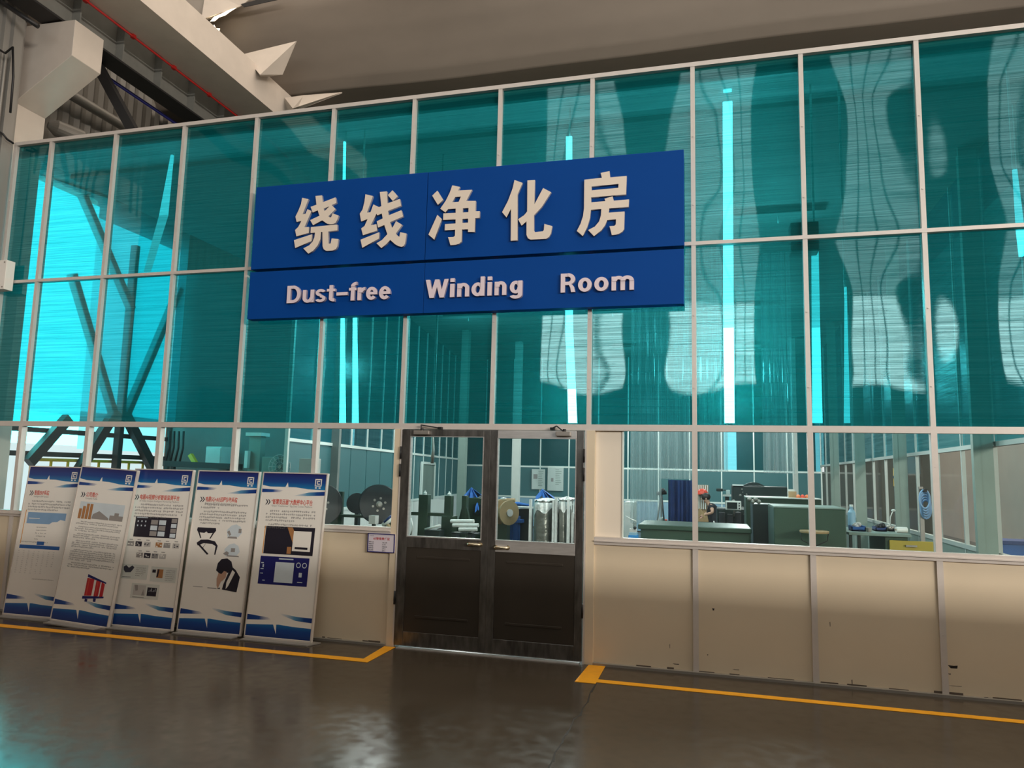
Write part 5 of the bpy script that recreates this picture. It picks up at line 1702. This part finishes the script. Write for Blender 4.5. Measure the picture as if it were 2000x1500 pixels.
for k, (x0, y0, x1, y1) in enumerate(((1039, 916, 1064, 956), (1070, 913, 1100, 959))):
    a, b = at(x0, y0, ROOM_BACK - .06), at(x1, y1, ROOM_BACK - .06)
    t = thing('wall_notice', ('narrower left', 'wider right')[k] + ' grey notice sheet on the back partition behind the right door', 'notice', (a.x, ROOM_BACK - .06, b.z))
    MB().box((a.x, ROOM_BACK - .07, b.z), (b.x, ROOM_BACK - .04, a.z)).build('sheet', 'paper', t)
    m = MB()
    if k == 0:
        m.box((a.x + .06, ROOM_BACK - .075, b.z + .35), (a.x + .2, ROOM_BACK - .07, b.z + .5))
    else:
        m.box((a.x + .12, ROOM_BACK - .075, b.z + .30), (a.x + .2, ROOM_BACK - .07, b.z + .42))
    m.build('small_picture', 'mark_grey', t)
    m = MB()
    rr = random.Random(k)
    for j in range(9):
        m.box((a.x + (b.x - a.x) * .5, ROOM_BACK - .074, a.z - .08 - j * .06), (a.x + (b.x - a.x) * (.5 + rr.uniform(.2, .42)), ROOM_BACK - .07, a.z - .065 - j * .06))
    m.build('lines', 'grey_green', t)

# ---- behind the first clear window right of the doors
a, b = at(1158, 850, .12), at(1216, 1052, .12)
tag(MB().box((-1.074, .04, ZS + .031), (b.x, .065, ZT - .031)).build('cover_board', 'cover_cream'), 'tall cream board standing behind the clear window right of the doors', 'board')
tag(MB().box((b.x + .001, .03, ZS + .031), (b.x + .016, .07, ZT - .031)).build('board_edge_strip', 'aluminium_inner'), 'thin pale upright strip at the edge of the tall cream board', 'strip')
t = thing('storage_cabinet', 'white narrow cabinet behind the window right of the cream board', 'cabinet', tuple(at(1228, 1010, 6.0).xy) + (0,))
a, b = at(1219, 980, 6.0), at(1238, 1060, 6.0)
MB().box((a.x, 6.0, 0), (b.x, 6.5, a.z)).build('body', 'off_white', t, .01)
MB().box((a.x + .015, 5.98, .1), (b.x - .015, 6.0, a.z - .04)).build('door', 'white_paint', t)
t = thing('storage_box', 'blue plastic box behind the lower left corner of the window right of the doors', 'box', tuple(at(1236, 1050, 2.0)))
a, b = at(1227, 1045, 2.0), at(1244, 1060, 2.0)
MB().box((a.x, 2.0, 0.95), (b.x, 2.2, a.z)).build('body', 'blue_box', t, .006)
MB().box((a.x + .01, 2.01, a.z), (b.x - .01, 2.19, a.z + .03)).build('lid', 'light_blue', t)
tag(MB().box((at(1222, 0, 2.1).x, 1.95, 0), (at(1248, 0, 2.1).x, 2.3, .95)).build('low_stand', 'off_white'), 'low pale stand carrying the blue plastic box', 'stand')
t = thing('hand_torch_clamp', 'small black clamp lamp above the blue plastic box', 'lamp', tuple(at(1238, 1036, 2.05)))
m = MB(); abox(m, 1229, 1033, 1243, 1042, 2.05, .08); m.build('body', 'mark_light', t, .004)
MB().tube([at(1222, 1008, 2.0), at(1233, 1014, 2.0), at(1243, 1018, 2.0)], .006, 6).build('arm', 'white_paint', t)
MB().ball(at(1240, 1031, 2.04), .02).build('head', 'black_metal', t)


def curtain(label, x0, x1, y0, y1, Y, mm, folds, amp=.05, lean=0.0, name='plastic_curtain', cat='curtain'):
    a, b = at(x0, y0, Y), at(x1, y1, Y)
    if name == 'plastic_curtain':
        a.z = ZTOP - .12          # hung from the ceiling

    def fn(u, v):
        z = b.z + (a.z - b.z) * v
        return (a.x + (b.x - a.x) * u + lean * (1 - v) * (u - .1), Y + amp * (math.sin(u * folds * 3.1 + 2.2 * math.sin(5 * u) + .5 * v) + .7 * math.sin(u * folds * 5.3 + 1.0 + 1.5 * math.sin(3.3 * u)) + .3 * math.sin(u * folds * 13)) * (1 - .3 * v), z)
    o = MB().surf(fn, 90, 10).build(name, mm, fix=False)
    return tag(o, label, cat)


curtain('clear plastic curtain hanging right of the cream board behind the window', 1232, 1282, 836, 1024, 4.6, 'plastic_film', 9, .05, .10)
curtain('clear plastic curtain hanging beside the aluminium post behind the window', 1286, 1352, 836, 936, 5.2, 'plastic_film', 10, .05)
curtain('clear plastic film hanging behind the window at the left of the seated worker', 1366, 1422, 838, 922, 5.6, 'plastic_film', 8, .06)
curtain('clear plastic film hanging behind the window over the dark machine', 1490, 1552, 838, 925, 6.2, 'plastic_film', 9, .06)
curtain('navy plastic sheet hanging behind the window left of the aluminium post', 1305, 1353, 937, 1026, 4.8, 'navy_sheet', 7, .02, .0, 'hanging_sheet', 'sheet')
t = thing('tripod_stand', 'black tripod with clamps between the plastic curtain and the navy sheet', 'tripod', tuple(at(1293, 1015, 5.0).xy) + (0,))
top = at(1292, 965, 5.0)
for x, dy in ((1284, -.05), (1298, -.12), (1290, .2)):
    p = at(x, 1018, 5.0)
    MB().tube([top, (p.x, 5.0 + dy, p.z), (p.x + (p.x - top.x) * 1.6, 5.0 + dy * 3, 0.0)], .014, 8).build('leg', 'black_metal', t)
MB().ball(at(1294, 959, 4.97), .045).build('clamp_head', 'black_metal', t)
MB().tube([at(1282, 964, 5.0), at(1302, 962, 5.0)], .03, 10).build('cross_bar', 'black_metal', t)
m = MB(); abox(m, 1287, 1014, 1303, 1022, 5.0, .1); m.build('weight', 'red_plastic', t, .01)
MB().ball(at(1292, 1014, 4.96), .035).build('lens_ring', 'white_paint', t)

# ---- green bench along the windows
t = thing('winding_bench', 'long low green bench behind the two clear windows right of the doors', 'bench', tuple(at(1360, 1060, 2.4).xy) + (0,))
a, b = at(1246, 1024, 2.4), at(1468, 1030, 2.4)
z = at(1350, 1028, 2.4).z
MB().box((a.x, 2.4, z - .06), (b.x, 3.4, z)).build('top', 'bench_green', t, .01)
MB().box((a.x + .03, 2.44, 0.08), (b.x - .03, 3.3, z - .06)).build('body', 'bench_green', t)
MB().box((a.x + .1, 2.5, 0), (b.x - .1, 3.2, .08)).build('plinth', 'machine_dark', t)
# brown striped rack behind the worker
t = thing('slatted_rack', 'brown rack with pale upright slats behind the seated worker', 'rack', tuple(at(1374, 970, 13.4).xy) + (0,))
a, b = at(1363, 947, 13.4), at(1384, 995, 13.4)
MB().box((a.x, 13.42, 0), (b.x, 13.6, a.z)).build('board', 'wood', t)
for k in range(5):
    xx = a.x + (b.x - a.x) * (k + .5) / 5
    MB().box((xx - .016, 13.38, b.z), (xx + .016, 13.42, a.z)).build('slat', 'off_white', t)
hm = thing('safety_helmet', 'red safety helmet on the rack above the seated worker', 'helmet', tuple(at(1373, 966, 13.2)))
c = at(1371.5, 961, 13.25)
MB().surf(lambda u, v: (c.x + .13 * math.cos(2 * PI * u) * math.sin(v * PI / 2) * 1.15, c.y + .13 * math.sin(2 * PI * u) * math.sin(v * PI / 2), c.z - .05 + .14 * math.cos(v * PI / 2)), 20, 8).build('shell', 'red_plastic', hm)
MB().surf(lambda u, v: (c.x + (.14 + .03 * v) * math.cos(2 * PI * u) * 1.15, c.y + (.12 + .03 * v) * math.sin(2 * PI * u), c.z - .05 - .012 * v), 20, 2).build('brim', 'red_plastic', hm)
MB().box((c.x - .02, 13.1, c.z - .07), (c.x + .02, 13.42, c.z - .05)).build('hook', 'black_metal', hm)


# ---- the seated worker
def skin_body(name, verts, edges, radii, material, parent=None, sub=2, root=0):
    me = bpy.data.meshes.new(name)
    me.from_pydata([tuple(v) for v in verts], edges, [])
    o = bpy.data.objects.new(name, me)
    COL.objects.link(o)
    me.materials.append(M[material])
    o.modifiers.new('skin', 'SKIN')
    for k, r in enumerate(radii):
        me.skin_vertices[0].data[k].radius = r if isinstance(r, tuple) else (r, r)
        me.skin_vertices[0].data[k].use_root = (k == root)
    s = o.modifiers.new('smooth', 'SUBSURF')
    s.levels = s.render_levels = sub
    o.modifiers['skin'].use_smooth_shade = True
    if parent is not None:
        o.parent = parent
        if parent.type == 'EMPTY':
            o.matrix_parent_inverse = Matrix.Translation(-Vector(parent.location))
    return o


WY = 12.6
hip = at(1397, 1030, WY); hip.z = .50
W = thing('person', 'worker in a black T-shirt bent over the bench, hands held low in front', 'person', (hip.x, WY, 0))
neck = at(1385.5, 985, WY)
chest = at(1391, 996, WY)
head = at(1379.5, 978, WY)
sh = [chest + Vector((-.02, -.17, .10)), chest + Vector((-.02, .17, .10))]
el = [at(1392, 1001, WY - .28), at(1384, 1000, WY + .22)]
hd = [at(1375, 1006, WY - .16), at(1374, 1007, WY + .06)]
V = [hip, hip + Vector((-.01, 0, .12)), (hip + chest) / 2 + Vector((.03, 0, .04)), chest, chest + Vector((-.02, 0, .09)), neck, (neck + head) / 2, head + Vector((-.0, 0, .02)), head + Vector((-.02, 0, .11)),
     sh[0], el[0], hd[0], sh[1], el[1], hd[1],
     hip + Vector((-.02, -.10, -.02)), hip + Vector((-.43, -.13, .02)), hip + Vector((-.42, -.13, -.44)), hip + Vector((-.56, -.13, -.46)),
     hip + Vector((-.02, .10, -.02)), hip + Vector((-.43, .13, .02)), hip + Vector((-.42, .13, -.44)), hip + Vector((-.56, .13, -.46))]
E_ = [(0, 1), (1, 2), (2, 3), (3, 4), (4, 5), (5, 6), (6, 7), (7, 8), (4, 9), (9, 10), (10, 11), (4, 12), (12, 13), (13, 14), (0, 15), (15, 16), (16, 17), (17, 18), (0, 19), (19, 20), (20, 21), (21, 22)]
R_ = [(.13, .15), (.12, .15), (.12, .15), (.12, .16), (.09, .13), .055, .055, .082, .062, .062, .044, .028, .062, .044, .028, .085, .062, .045, .035, .085, .062, .045, .035]
skin_body('body', V, E_, R_, 'skin', W)
T = [hip + Vector((0, 0, .02)), (hip + chest) / 2 + Vector((.03, 0, .04)), chest, chest + Vector((-.02, 0, .09)), neck + Vector((.01, 0, -.02)), sh[0], sh[0] * .45 + el[0] * .55, sh[1], sh[1] * .45 + el[1] * .55]
skin_body('shirt', T, [(0, 1), (1, 2), (2, 3), (3, 4), (3, 5), (5, 6), (3, 7), (7, 8)], [(.15, .17), (.145, .175), (.145, .18), (.11, .15), .07, .082, .066, .082, .066], 'shirt_black', W)
T = [hip, hip + Vector((-.02, -.10, -.02)), hip + Vector((-.43, -.13, .02)), hip + Vector((-.42, -.13, -.40)), hip + Vector((-.02, .10, -.02)), hip + Vector((-.43, .13, .02)), hip + Vector((-.42, .13, -.40))]
skin_body('trousers', T, [(0, 1), (1, 2), (2, 3), (0, 4), (4, 5), (5, 6)], [(.15, .16), .10, .078, .06, .10, .078, .06], 'trousers', W)
fc = head + Vector((-.02, 0, .07))
MB().ball(fc + Vector((.015, 0, .03)), .108, 1.05, .88, .95, 18).build('hair', 'hair_black', W)
f = MB()
for s in (-1, 1):
    f.ball(fc + Vector((-.088, s * .032, -.012)), .010)
f.build('eyes', 'hair_black', W)
f = MB().ball(fc + Vector((-.10, 0, -.035)), .016, 1.2, .7, 1.1)
for s in (-1, 1):
    f.ball(fc + Vector((.015, s * .092, -.02)), .022, .8, .35, 1.1)
f.ball(fc + Vector((-.08, 0, -.07)), .022, .6, 1.1, .35)
f.build('face', 'skin', W)
for k, h in enumerate(hd):
    d = (h - el[k]).normalized()
    sdn = d.cross(Vector((0, 0, 1))).normalized()
    hv, he, hr = [h, h + d * .075], [(0, 1)], [(.026, .038), (.018, .040)]
    for q, (off, ln) in enumerate(((-.027, .062), (-.009, .074), (.009, .070), (.027, .055))):
        i0 = len(hv)
        b0 = h + d * .078 + sdn * off
        hv += [b0, b0 + d * ln * .5 + Vector((0, 0, -.006)), b0 + d * ln * .85 + Vector((0, 0, -.026))]
        he += [(1, i0), (i0, i0 + 1), (i0 + 1, i0 + 2)]
        hr += [.009, .0085, .007]
    i0 = len(hv)
    sg_ = 1 if k == 0 else -1
    hv += [h + d * .03 + sdn * .034 * sg_ + Vector((0, 0, -.006)), h + d * .075 + sdn * .050 * sg_ + Vector((0, 0, -.02))]
    he += [(0, i0), (i0, i0 + 1)]
    hr += [.011, .009]
    skin_body('hand', hv, he, hr, 'skin', W, 1)
st = thing('work_stool', 'low dark stool under the seated worker', 'stool', (hip.x, WY, 0))
MB().lathe((hip.x, WY, .29), (0, 0, 1), [(0, .17), (.02, .18), (.05, .17)], 20).build('seat', 'black_metal', st)
for k in range(4):
    a_ = PI / 4 + k * PI / 2
    MB().tube([(hip.x + .1 * math.cos(a_), WY + .1 * math.sin(a_), .29), (hip.x + .18 * math.cos(a_), WY + .18 * math.sin(a_), 0)], .012, 8).build('leg', 'black_metal', st)
t = thing('work_table', 'dark work table with a pale sheet in front of the seated worker', 'table', tuple(at(1375, 1020, 12.2).xy) + (0,))
a, b = at(1363, 1016, 12.3), at(1397, 1020, 12.3)
MB().box((a.x, 11.9, b.z - .03), (b.x, 12.35, b.z)).build('top', 'machine_dark', t)
MB().box((at(1384, 0, 12).x, 11.95, b.z), (b.x - .02, 12.2, b.z + .035)).build('sheet_stack', 'white_paint', t)
for xx in (a.x + .05, b.x - .05):
    MB().box((xx - .02, 11.95, 0), (xx + .02, 12.3, b.z - .03)).build('leg', 'machine_dark', t)
tag(MB().beam(at(1366, 993, 12.0), at(1379, 1014, 12.0), .05, .04).build('wooden_bar', 'wood'), 'brown wooden bar held by the seated worker', 'bar')

# ---- dark green winding machines right of the worker
t = thing('winding_machine', 'dark green winding machine with a rounded hump behind the window', 'machine', tuple(at(1480, 1000, 7.2).xy) + (0,))
a, b = at(1430, 948, 7.4), at(1540, 1050, 7.4)
MB().box((a.x, 7.4, 0), (b.x, 8.2, a.z)).build('housing', 'machine_dark', t, .02)
c0, c1, ct = at(1452, 948, 7.4), at(1494, 948, 7.4), at(1473, 942, 7.4)
m = MB()
pts = [(c0.x + (c1.x - c0.x) * k / 12, 7.4, c0.z + (ct.z - c0.z) * math.sin(PI * k / 12)) for k in range(13)]
m.prism(pts, (0, .5, 0)).build('hump', 'machine_dark', t)
m = MB(); abox(m, 1431, 946, 1452, 949, 7.35, .3); m.build('bright_strip', 'white_paint', t)
m = MB()
rr = random.Random(5)
for k in range(14):
    m.ball(at(1432 + rr.uniform(0, 30), 955 + rr.uniform(0, 50), 7.34), rr.uniform(.012, .03))
m.build('fittings', 'closer_metal', t)
for k in range(5):
    MB().tube([at(1428 + 9 * k, 1003 + k, 7.3), at(1432 + 9 * k, 1008, 7.2), at(1437 + 9 * k, 1005, 7.3)], .014, 6).build('cable_loop', 'off_white' if k % 2 else 'black_metal', t)
t = thing('winding_machine', 'dark machine base with hoses below the grey control panel', 'machine', tuple(at(1420, 1020, 6.4).xy) + (0,))
m = MB(); abox(m, 1400, 992, 1466, 1040, 6.4, .6, True); m.build('housing', 'machine_dark', t, .02)
for k in range(4):
    m = MB(); abox(m, 1404 + 16 * k, 1000 + 4 * (k % 2), 1416 + 16 * k, 1030, 6.3, .1); m.build('module', 'drum_black', t, .01)
t = thing('control_console', 'grey control panel with a dark screen beside the seated worker', 'control panel', tuple(at(1433, 988, 6.2)))
m = MB(); abox(m, 1417, 978, 1448, 997, 6.05, .1); m.build('case', 'off_white', t, .01)
m = MB(); abox(m, 1420, 981, 1440, 994, 6.04, .012); m.build('screen', 'screen_dark', t)
m = MB()
for k in range(3):
    m.ball(at(1444, 983 + 5 * k, 6.04), .012)
m.build('button', 'black_metal', t)
p = at(1433, 998, 6.3)
MB().tube([(p.x, 6.13, p.z), (p.x, 6.29, p.z - .08)], .018).build('arm', 'closer_metal', t)
t = thing('gauge_stand', 'pale instrument shelf with dark gauges left of the humped machine', 'instrument', tuple(at(1418, 960, 9.0).xy) + (0,))
m = MB(); abox(m, 1412, 966, 1430, 970, 9.0, .2); m.build('shelf', 'off_white', t)
m = MB(); abox(m, 1399, 954, 1412, 960, 9.0, .12); m.build('dark_gauge', 'machine_dark', t, .01)
m = MB(); abox(m, 1418, 957, 1426, 966, 9.0, .1); m.build('meter', 'paper', t, .01)
p = at(1420, 970, 9.1)
MB().box((p.x - .04, 9.08, 0), (p.x + .04, 9.16, p.z)).build('post', 'machine_dark', t)
a_, b_ = at(1404, 957, 9.1), at(1420, 968, 9.1)
MB().tube([a_, (b_.x, 9.1, a_.z)], .012).build('arm', 'machine_dark', t)
t = thing('switch_cabinet', 'dark teal cabinet between the green bench and the big green cabinet', 'cabinet', tuple(at(1495, 1030, 3.2).xy) + (0,))
m = MB(); abox(m, 1470, 984, 1512, 1064, 3.4, .6, True); m.build('housing', 'machine_dark', t, .01)
m = MB(); abox(m, 1505, 1012, 1519, 1062, 3.3, .1, True); m.build('side_rail', 'blue_machine', t)
m = MB()
for k in range(4):
    m.ball(at(1464 + 6 * k, 975 + 5 * (k % 2), 3.4), .03)
m.build('fittings', 'closer_metal', t)
t = thing('green_cabinet', 'long green cabinet with a pale top edge behind the big green block', 'cabinet', tuple(at(1520, 980, 3.9).xy) + (0,))
a, b = at(1457, 972, 4.3), at(1604, 978, 4.3)
MB().box((a.x, 4.3, 0), (b.x, 5.0, at(1530, 974, 4.3).z)).build('body', 'machine_green', t, .01)
MB().box((a.x, 4.28, at(1530, 974, 4.3).z), (b.x, 5.0, at(1530, 972, 4.3).z)).build('top_edge', 'off_white', t)
t = thing('green_cabinet', 'big green block cabinet with a hanging round tray behind the right windows', 'cabinet', tuple(at(1580, 1030, 2.0).xy) + (0,))
a, b = at(1511, 990, 2.0), at(1652, 995, 2.0)
zt = at(1580, 993, 2.0).z
MB().box((a.x, 2.0, 0), (b.x, 2.9, zt)).build('body', 'bench_green', t, .01)
MB().box((a.x, 1.99, zt), (b.x, 2.9, zt + .015)).build('top_edge', 'grey_green', t)
p = at(1588, 1037, 1.9)
tr = MB().lathe((p.x, 1.80, p.z), (0, 0, 1), [(-.015, .15), (0, .155), (.012, .15)], 28).build('round_tray', 'wood', t)
MB().tube([(p.x - .15, 1.80, p.z), (p.x - .13, 1.80, p.z - .10), (p.x, 1.78, p.z - .16), (p.x + .13, 1.80, p.z - .10), (p.x + .15, 1.80, p.z)], .006, 6).build('hanging_wire', 'black_metal', tr)
MB().box((p.x - .02, 1.9, p.z - .02), (p.x + .02, 2.0, p.z + .02)).build('bracket', 'black_metal', tr)
t = thing('helmet_row', 'orange helmets lying on the long green cabinet', 'helmets', tuple(at(1568, 970, 4.5)))
bpy.data.objects.remove(t)
for k, x in enumerate((1559, 1567.5, 1576)):
    c = at(x, 970, 4.5)
    zb = at(1530, 972, 4.3).z
    h_ = thing('safety_helmet', ['left', 'middle', 'right'][k] + ' orange helmet lying on the long green cabinet', 'helmet', (c.x, 4.5, zb), 'orange helmets on the green cabinet')
    MB().ball((c.x, 4.5, zb + .018), .029, 1.0, 1.2, 1.1).build('shell', 'orange_plastic' if k != 1 else 'red_plastic', h_)
    MB().lathe((c.x, 4.5, zb), (0, 0, 1), [(0.002, .032), (.008, .032)], 18).build('brim', 'orange_plastic', h_)
t = thing('cardboard_box', 'brown cardboard box left of the orange helmets', 'box', tuple(at(1548, 970, 4.6)))
zb = at(1530, 972, 4.3).z
p = at(1548, 970, 4.6)
MB().box((p.x - .05, 4.55, zb), (p.x + .05, 4.7, zb + .09)).build('carton', 'cardboard', t)
MB().box((p.x - .055, 4.6, zb + .09), (p.x + .03, 4.66, zb + .12)).build('paper', 'white_paint', t)
# workbench at the right
t = thing('workbench', 'green workbench with a yellow drawer by the right partition', 'workbench', tuple(at(1720, 1060, 2.3).xy) + (0,))
zt = at(1720, 1041, 2.3).z
a, b = at(1656, 1041, 2.3), at(1778, 1041, 2.3)
MB().box((a.x, 2.25, zt - .035), (b.x, 3.3, zt)).build('top', 'grey_green', t, .006)
MB().box((at(1690, 0, 2.3).x, 2.3, 0.1), (b.x - .03, 3.2, zt - .035)).build('body', 'bench_green', t)
d1 = MB().box((at(1697, 0, 2.28).x, 2.27, zt - .24), (at(1775, 0, 2.28).x, 2.30, zt - .075)).build('drawer', 'ochre', t, .004)
MB().box((at(1725, 0, 2.28).x, 2.245, zt - .14), (at(1745, 0, 2.28).x, 2.27, zt - .12)).build('pull', 'closer_metal', d1)
for x in (a.x + .03, a.x + .12):
    MB().box((x - .015, 2.3, 0), (x + .015, 2.34, zt - .035)).build('leg', 'machine_dark', t)


def bin_(label, x0, x1, y0, Y, mm, cont):
    a, b = at(x0, y0, Y), at(x1, y0, Y)
    t = thing('parts_bin', label, 'bin', ((a.x + b.x) / 2, Y, zt), 'bins on the green workbench')
    m = MB()
    m.box((a.x, Y, zt), (b.x, Y + .2, zt + .015)).box((a.x, Y, zt), (a.x + .012, Y + .2, a.z)).box((b.x - .012, Y, zt), (b.x, Y + .2, a.z)).box((a.x, Y, zt), (b.x, Y + .012, a.z - .01)).box((a.x, Y + .19, zt), (b.x, Y + .2, a.z))
    m.build('tub', mm, t)
    m = MB()
    rr = random.Random(x0)
    for k in range(6):
        m.ball((a.x + (b.x - a.x) * rr.uniform(.15, .85), Y + rr.uniform(.05, .15), a.z + rr.uniform(-.01, .02)), rr.uniform(.02, .035))
    m.build('contents', cont, t)


bin_('blue bin of parts at the left end of the green workbench', 1663, 1691, 1027, 2.45, 'blue_machine', 'mark_light')
bin_('dark navy bin of tools in the middle of the green workbench', 1710, 1732, 1029, 2.6, 'navy_sheet', 'black_metal')
bin_('black bin near the right end of the green workbench', 1736, 1750, 1033, 2.7, 'machine_dark', 'closer_metal')
t = thing('desk_lamp', 'slim white lamp stem standing on the green workbench', 'lamp', tuple(at(1739, 1036, 2.6)))
p = at(1739, 1036, 3.02)
MB().tube([(p.x, 3.02, zt), at(1739, 1010, 3.02), at(1744, 998, 3.02)], .006, 6).build('stem', 'white_paint', t)
MB().ball(at(1745, 997, 3.02), .02, 1.3, 1, .8).build('head', 'white_paint', t)
MB().lathe((p.x, 3.02, zt), (0, 0, 1), [(0, .04), (.01, .04)], 14).build('base', 'black_metal', t)
t = thing('cup', 'small metal cup on the front of the green workbench', 'cup', tuple(at(1697, 1038, 2.32)))
p = at(1697, 1038, 2.36)
MB().lathe((p.x, 2.36, zt), (0, 0, 1), [(0, .025), (.05, .032), (.05, .027), (.012, .022)], 16).build('wall', 'closer_metal', t)
t = thing('paper_roll', 'white paper roll lying at the right end of the green workbench', 'roll', tuple(at(1753, 1036, 2.4)))
a_, b_ = at(1750, 1036, 2.45), at(1764, 1040, 2.45)
MB().lathe((a_.x, 2.45, zt + .035), (1, .2, 0), [(0, .034), (.12, .034)], 18).build('paper', 'white_paint', t)
MB().lathe((a_.x - .003, 2.45, zt + .035), (1, .2, 0), [(0, .012), (.004, .012)], 12).build('core', 'cardboard', t)
t = thing('water_bottle', 'pale blue bottle standing behind the blue bin on the workbench', 'bottle', tuple(at(1664, 1010, 3.0)))
p = at(1664, 1030, 2.95)
MB().lathe((p.x, 2.95, zt), (0, 0, 1), [(0, .045), (.20, .045), (.24, .02), (.27, .02)], 16).build('body', 'light_blue', t)
MB().lathe((p.x, 2.95, zt + .27), (0, 0, 1), [(0, .022), (.025, .022)], 12).build('cap', 'white_paint', t)
# things beyond the right partition
t = thing('yellow_notice', 'small yellow notice on the right partition column', 'notice', tuple(at(1762, 935, 6.4)))
p = at(1761, 915, 6.5); q = at(1766, 950, 6.5)
MB().box((2.90, 6.10, q.z), (2.93, 6.24, p.z)).build('plate', 'yellow_rail', t)
MB().box((2.89, 6.09, (p.z + q.z) / 2 - .02), (2.935, 6.25, (p.z + q.z) / 2 + .02)).build('divider', 'black_metal', t)
for k, (x, y, w, h, lab) in enumerate(((1690, 955, 8, 50, 'left bright window strip in the hall wall beyond the right partition'), (1716, 955, 9, 60, 'right bright window strip in the hall wall beyond the right partition'))):
    p = at_x(x, y, 7.85)
    hw += 1
    t = thing('window_%d' % (200 + hw), lab, 'window', (7.85, p.y, p.z), None, 'structure')
    hh = h * (p - CAM).length / F_PX / 2
    MB().quad([(7.86, p.y - .35, p.z - hh), (7.86, p.y + .35, p.z - hh), (7.86, p.y + .35, p.z + hh), (7.86, p.y - .35, p.z + hh)]).build('pane', 'daylight_white', t, fix=False)
    MB().box((7.82, p.y - .4, p.z - .03), (7.87, p.y + .4, p.z + .03)).build('bar', 'dark_steel', t)
t = thing('hose_coil', 'coil of pale blue hose hanging beyond the right partition', 'hose', tuple(at(1807, 985, 4.4)))
m = MB()
for k in range(5):
    c = at(1806 + k, 975 + 5 * k, 4.4 + .03 * k)
    rx, rz = px(4.4, 8), px(4.4, 16)
    m.tube([c + Vector((rx * math.cos(2 * PI * q / 20), .01 * k, rz * math.sin(2 * PI * q / 20))) for q in range(21)], .014, 8, False)
m.build('coil', 'print_sky', t)
c = at(1806, 958, 4.4)
MB().box((c.x - .025, 4.58, 0), (c.x + .025, 4.63, c.z + .05)).build('post', 'closer_metal', t)
MB().box((c.x - .02, 4.36, c.z - .02), (c.x + .02, 4.60, c.z + .02)).build('hook', 'black_metal', t)
t = thing('storage_crate', 'blue crate on a low trolley beyond the right partition', 'crate', (4.3, 5.2, 0))
MB().box((3.9, 5.0, .55), (4.7, 5.5, .95)).build('tub', 'blue_machine', t, .01)
MB().box((3.88, 4.98, .93), (4.72, 5.52, .98)).build('rim', 'navy_sheet', t)
MB().box((3.85, 4.9, .10), (4.75, 5.6, .55)).build('trolley', 'closer_metal', t)
for dx in (3.95, 4.65):
    MB().lathe((dx, 4.9, .06), (0, 1, 0), [(0, .06), (.05, .06)], 14).build('wheel', 'black_metal', t)
a, b = at_x(1895, 895, 3.4), at_x(1918, 996, 3.4)
t = thing('frame_rack', 'dark empty frame leaning beyond the right partition', 'frame', (3.5, b.y, 0))
yy0, yy1 = sorted((a.y, b.y))
m = MB()
m.box((3.45, yy0, 1.0), (3.50, yy0 + .04, 1.98)).box((3.45, yy1 - .04, 1.0), (3.50, yy1, 1.98)).box((3.45, yy0, 1.0), (3.5, yy1, 1.05)).box((3.45, yy0, 1.93), (3.5, yy1, 1.98)).box((3.45, yy0, 1.62), (3.5, yy1, 1.66))
m.build('frame', 'dark_steel', t)
m = MB().box((3.46, yy0, 0), (3.49, yy0 + .03, 1.0)).box((3.46, yy1 - .03, 0), (3.49, yy1, 1.0)); m.build('leg', 'dark_steel', t)

# dark box behind the middle rail at the right
t = thing('speaker_box', 'small dark box behind the middle rail at the second post from the right', 'box', tuple(at(1572, 465, .15)))
p, q = at(1543, 436, .14), at(1600, 490, .14)
MB().box((p.x, .12, q.z), (q.x, .30, p.z)).build('case', 'drum_black', t, .01)
MB().box(((p.x + q.x) / 2 - .02, .07, (p.z + q.z) / 2 - .02), ((p.x + q.x) / 2 + .02, .12, (p.z + q.z) / 2 + .02)).build('bracket', 'closer_metal', t)
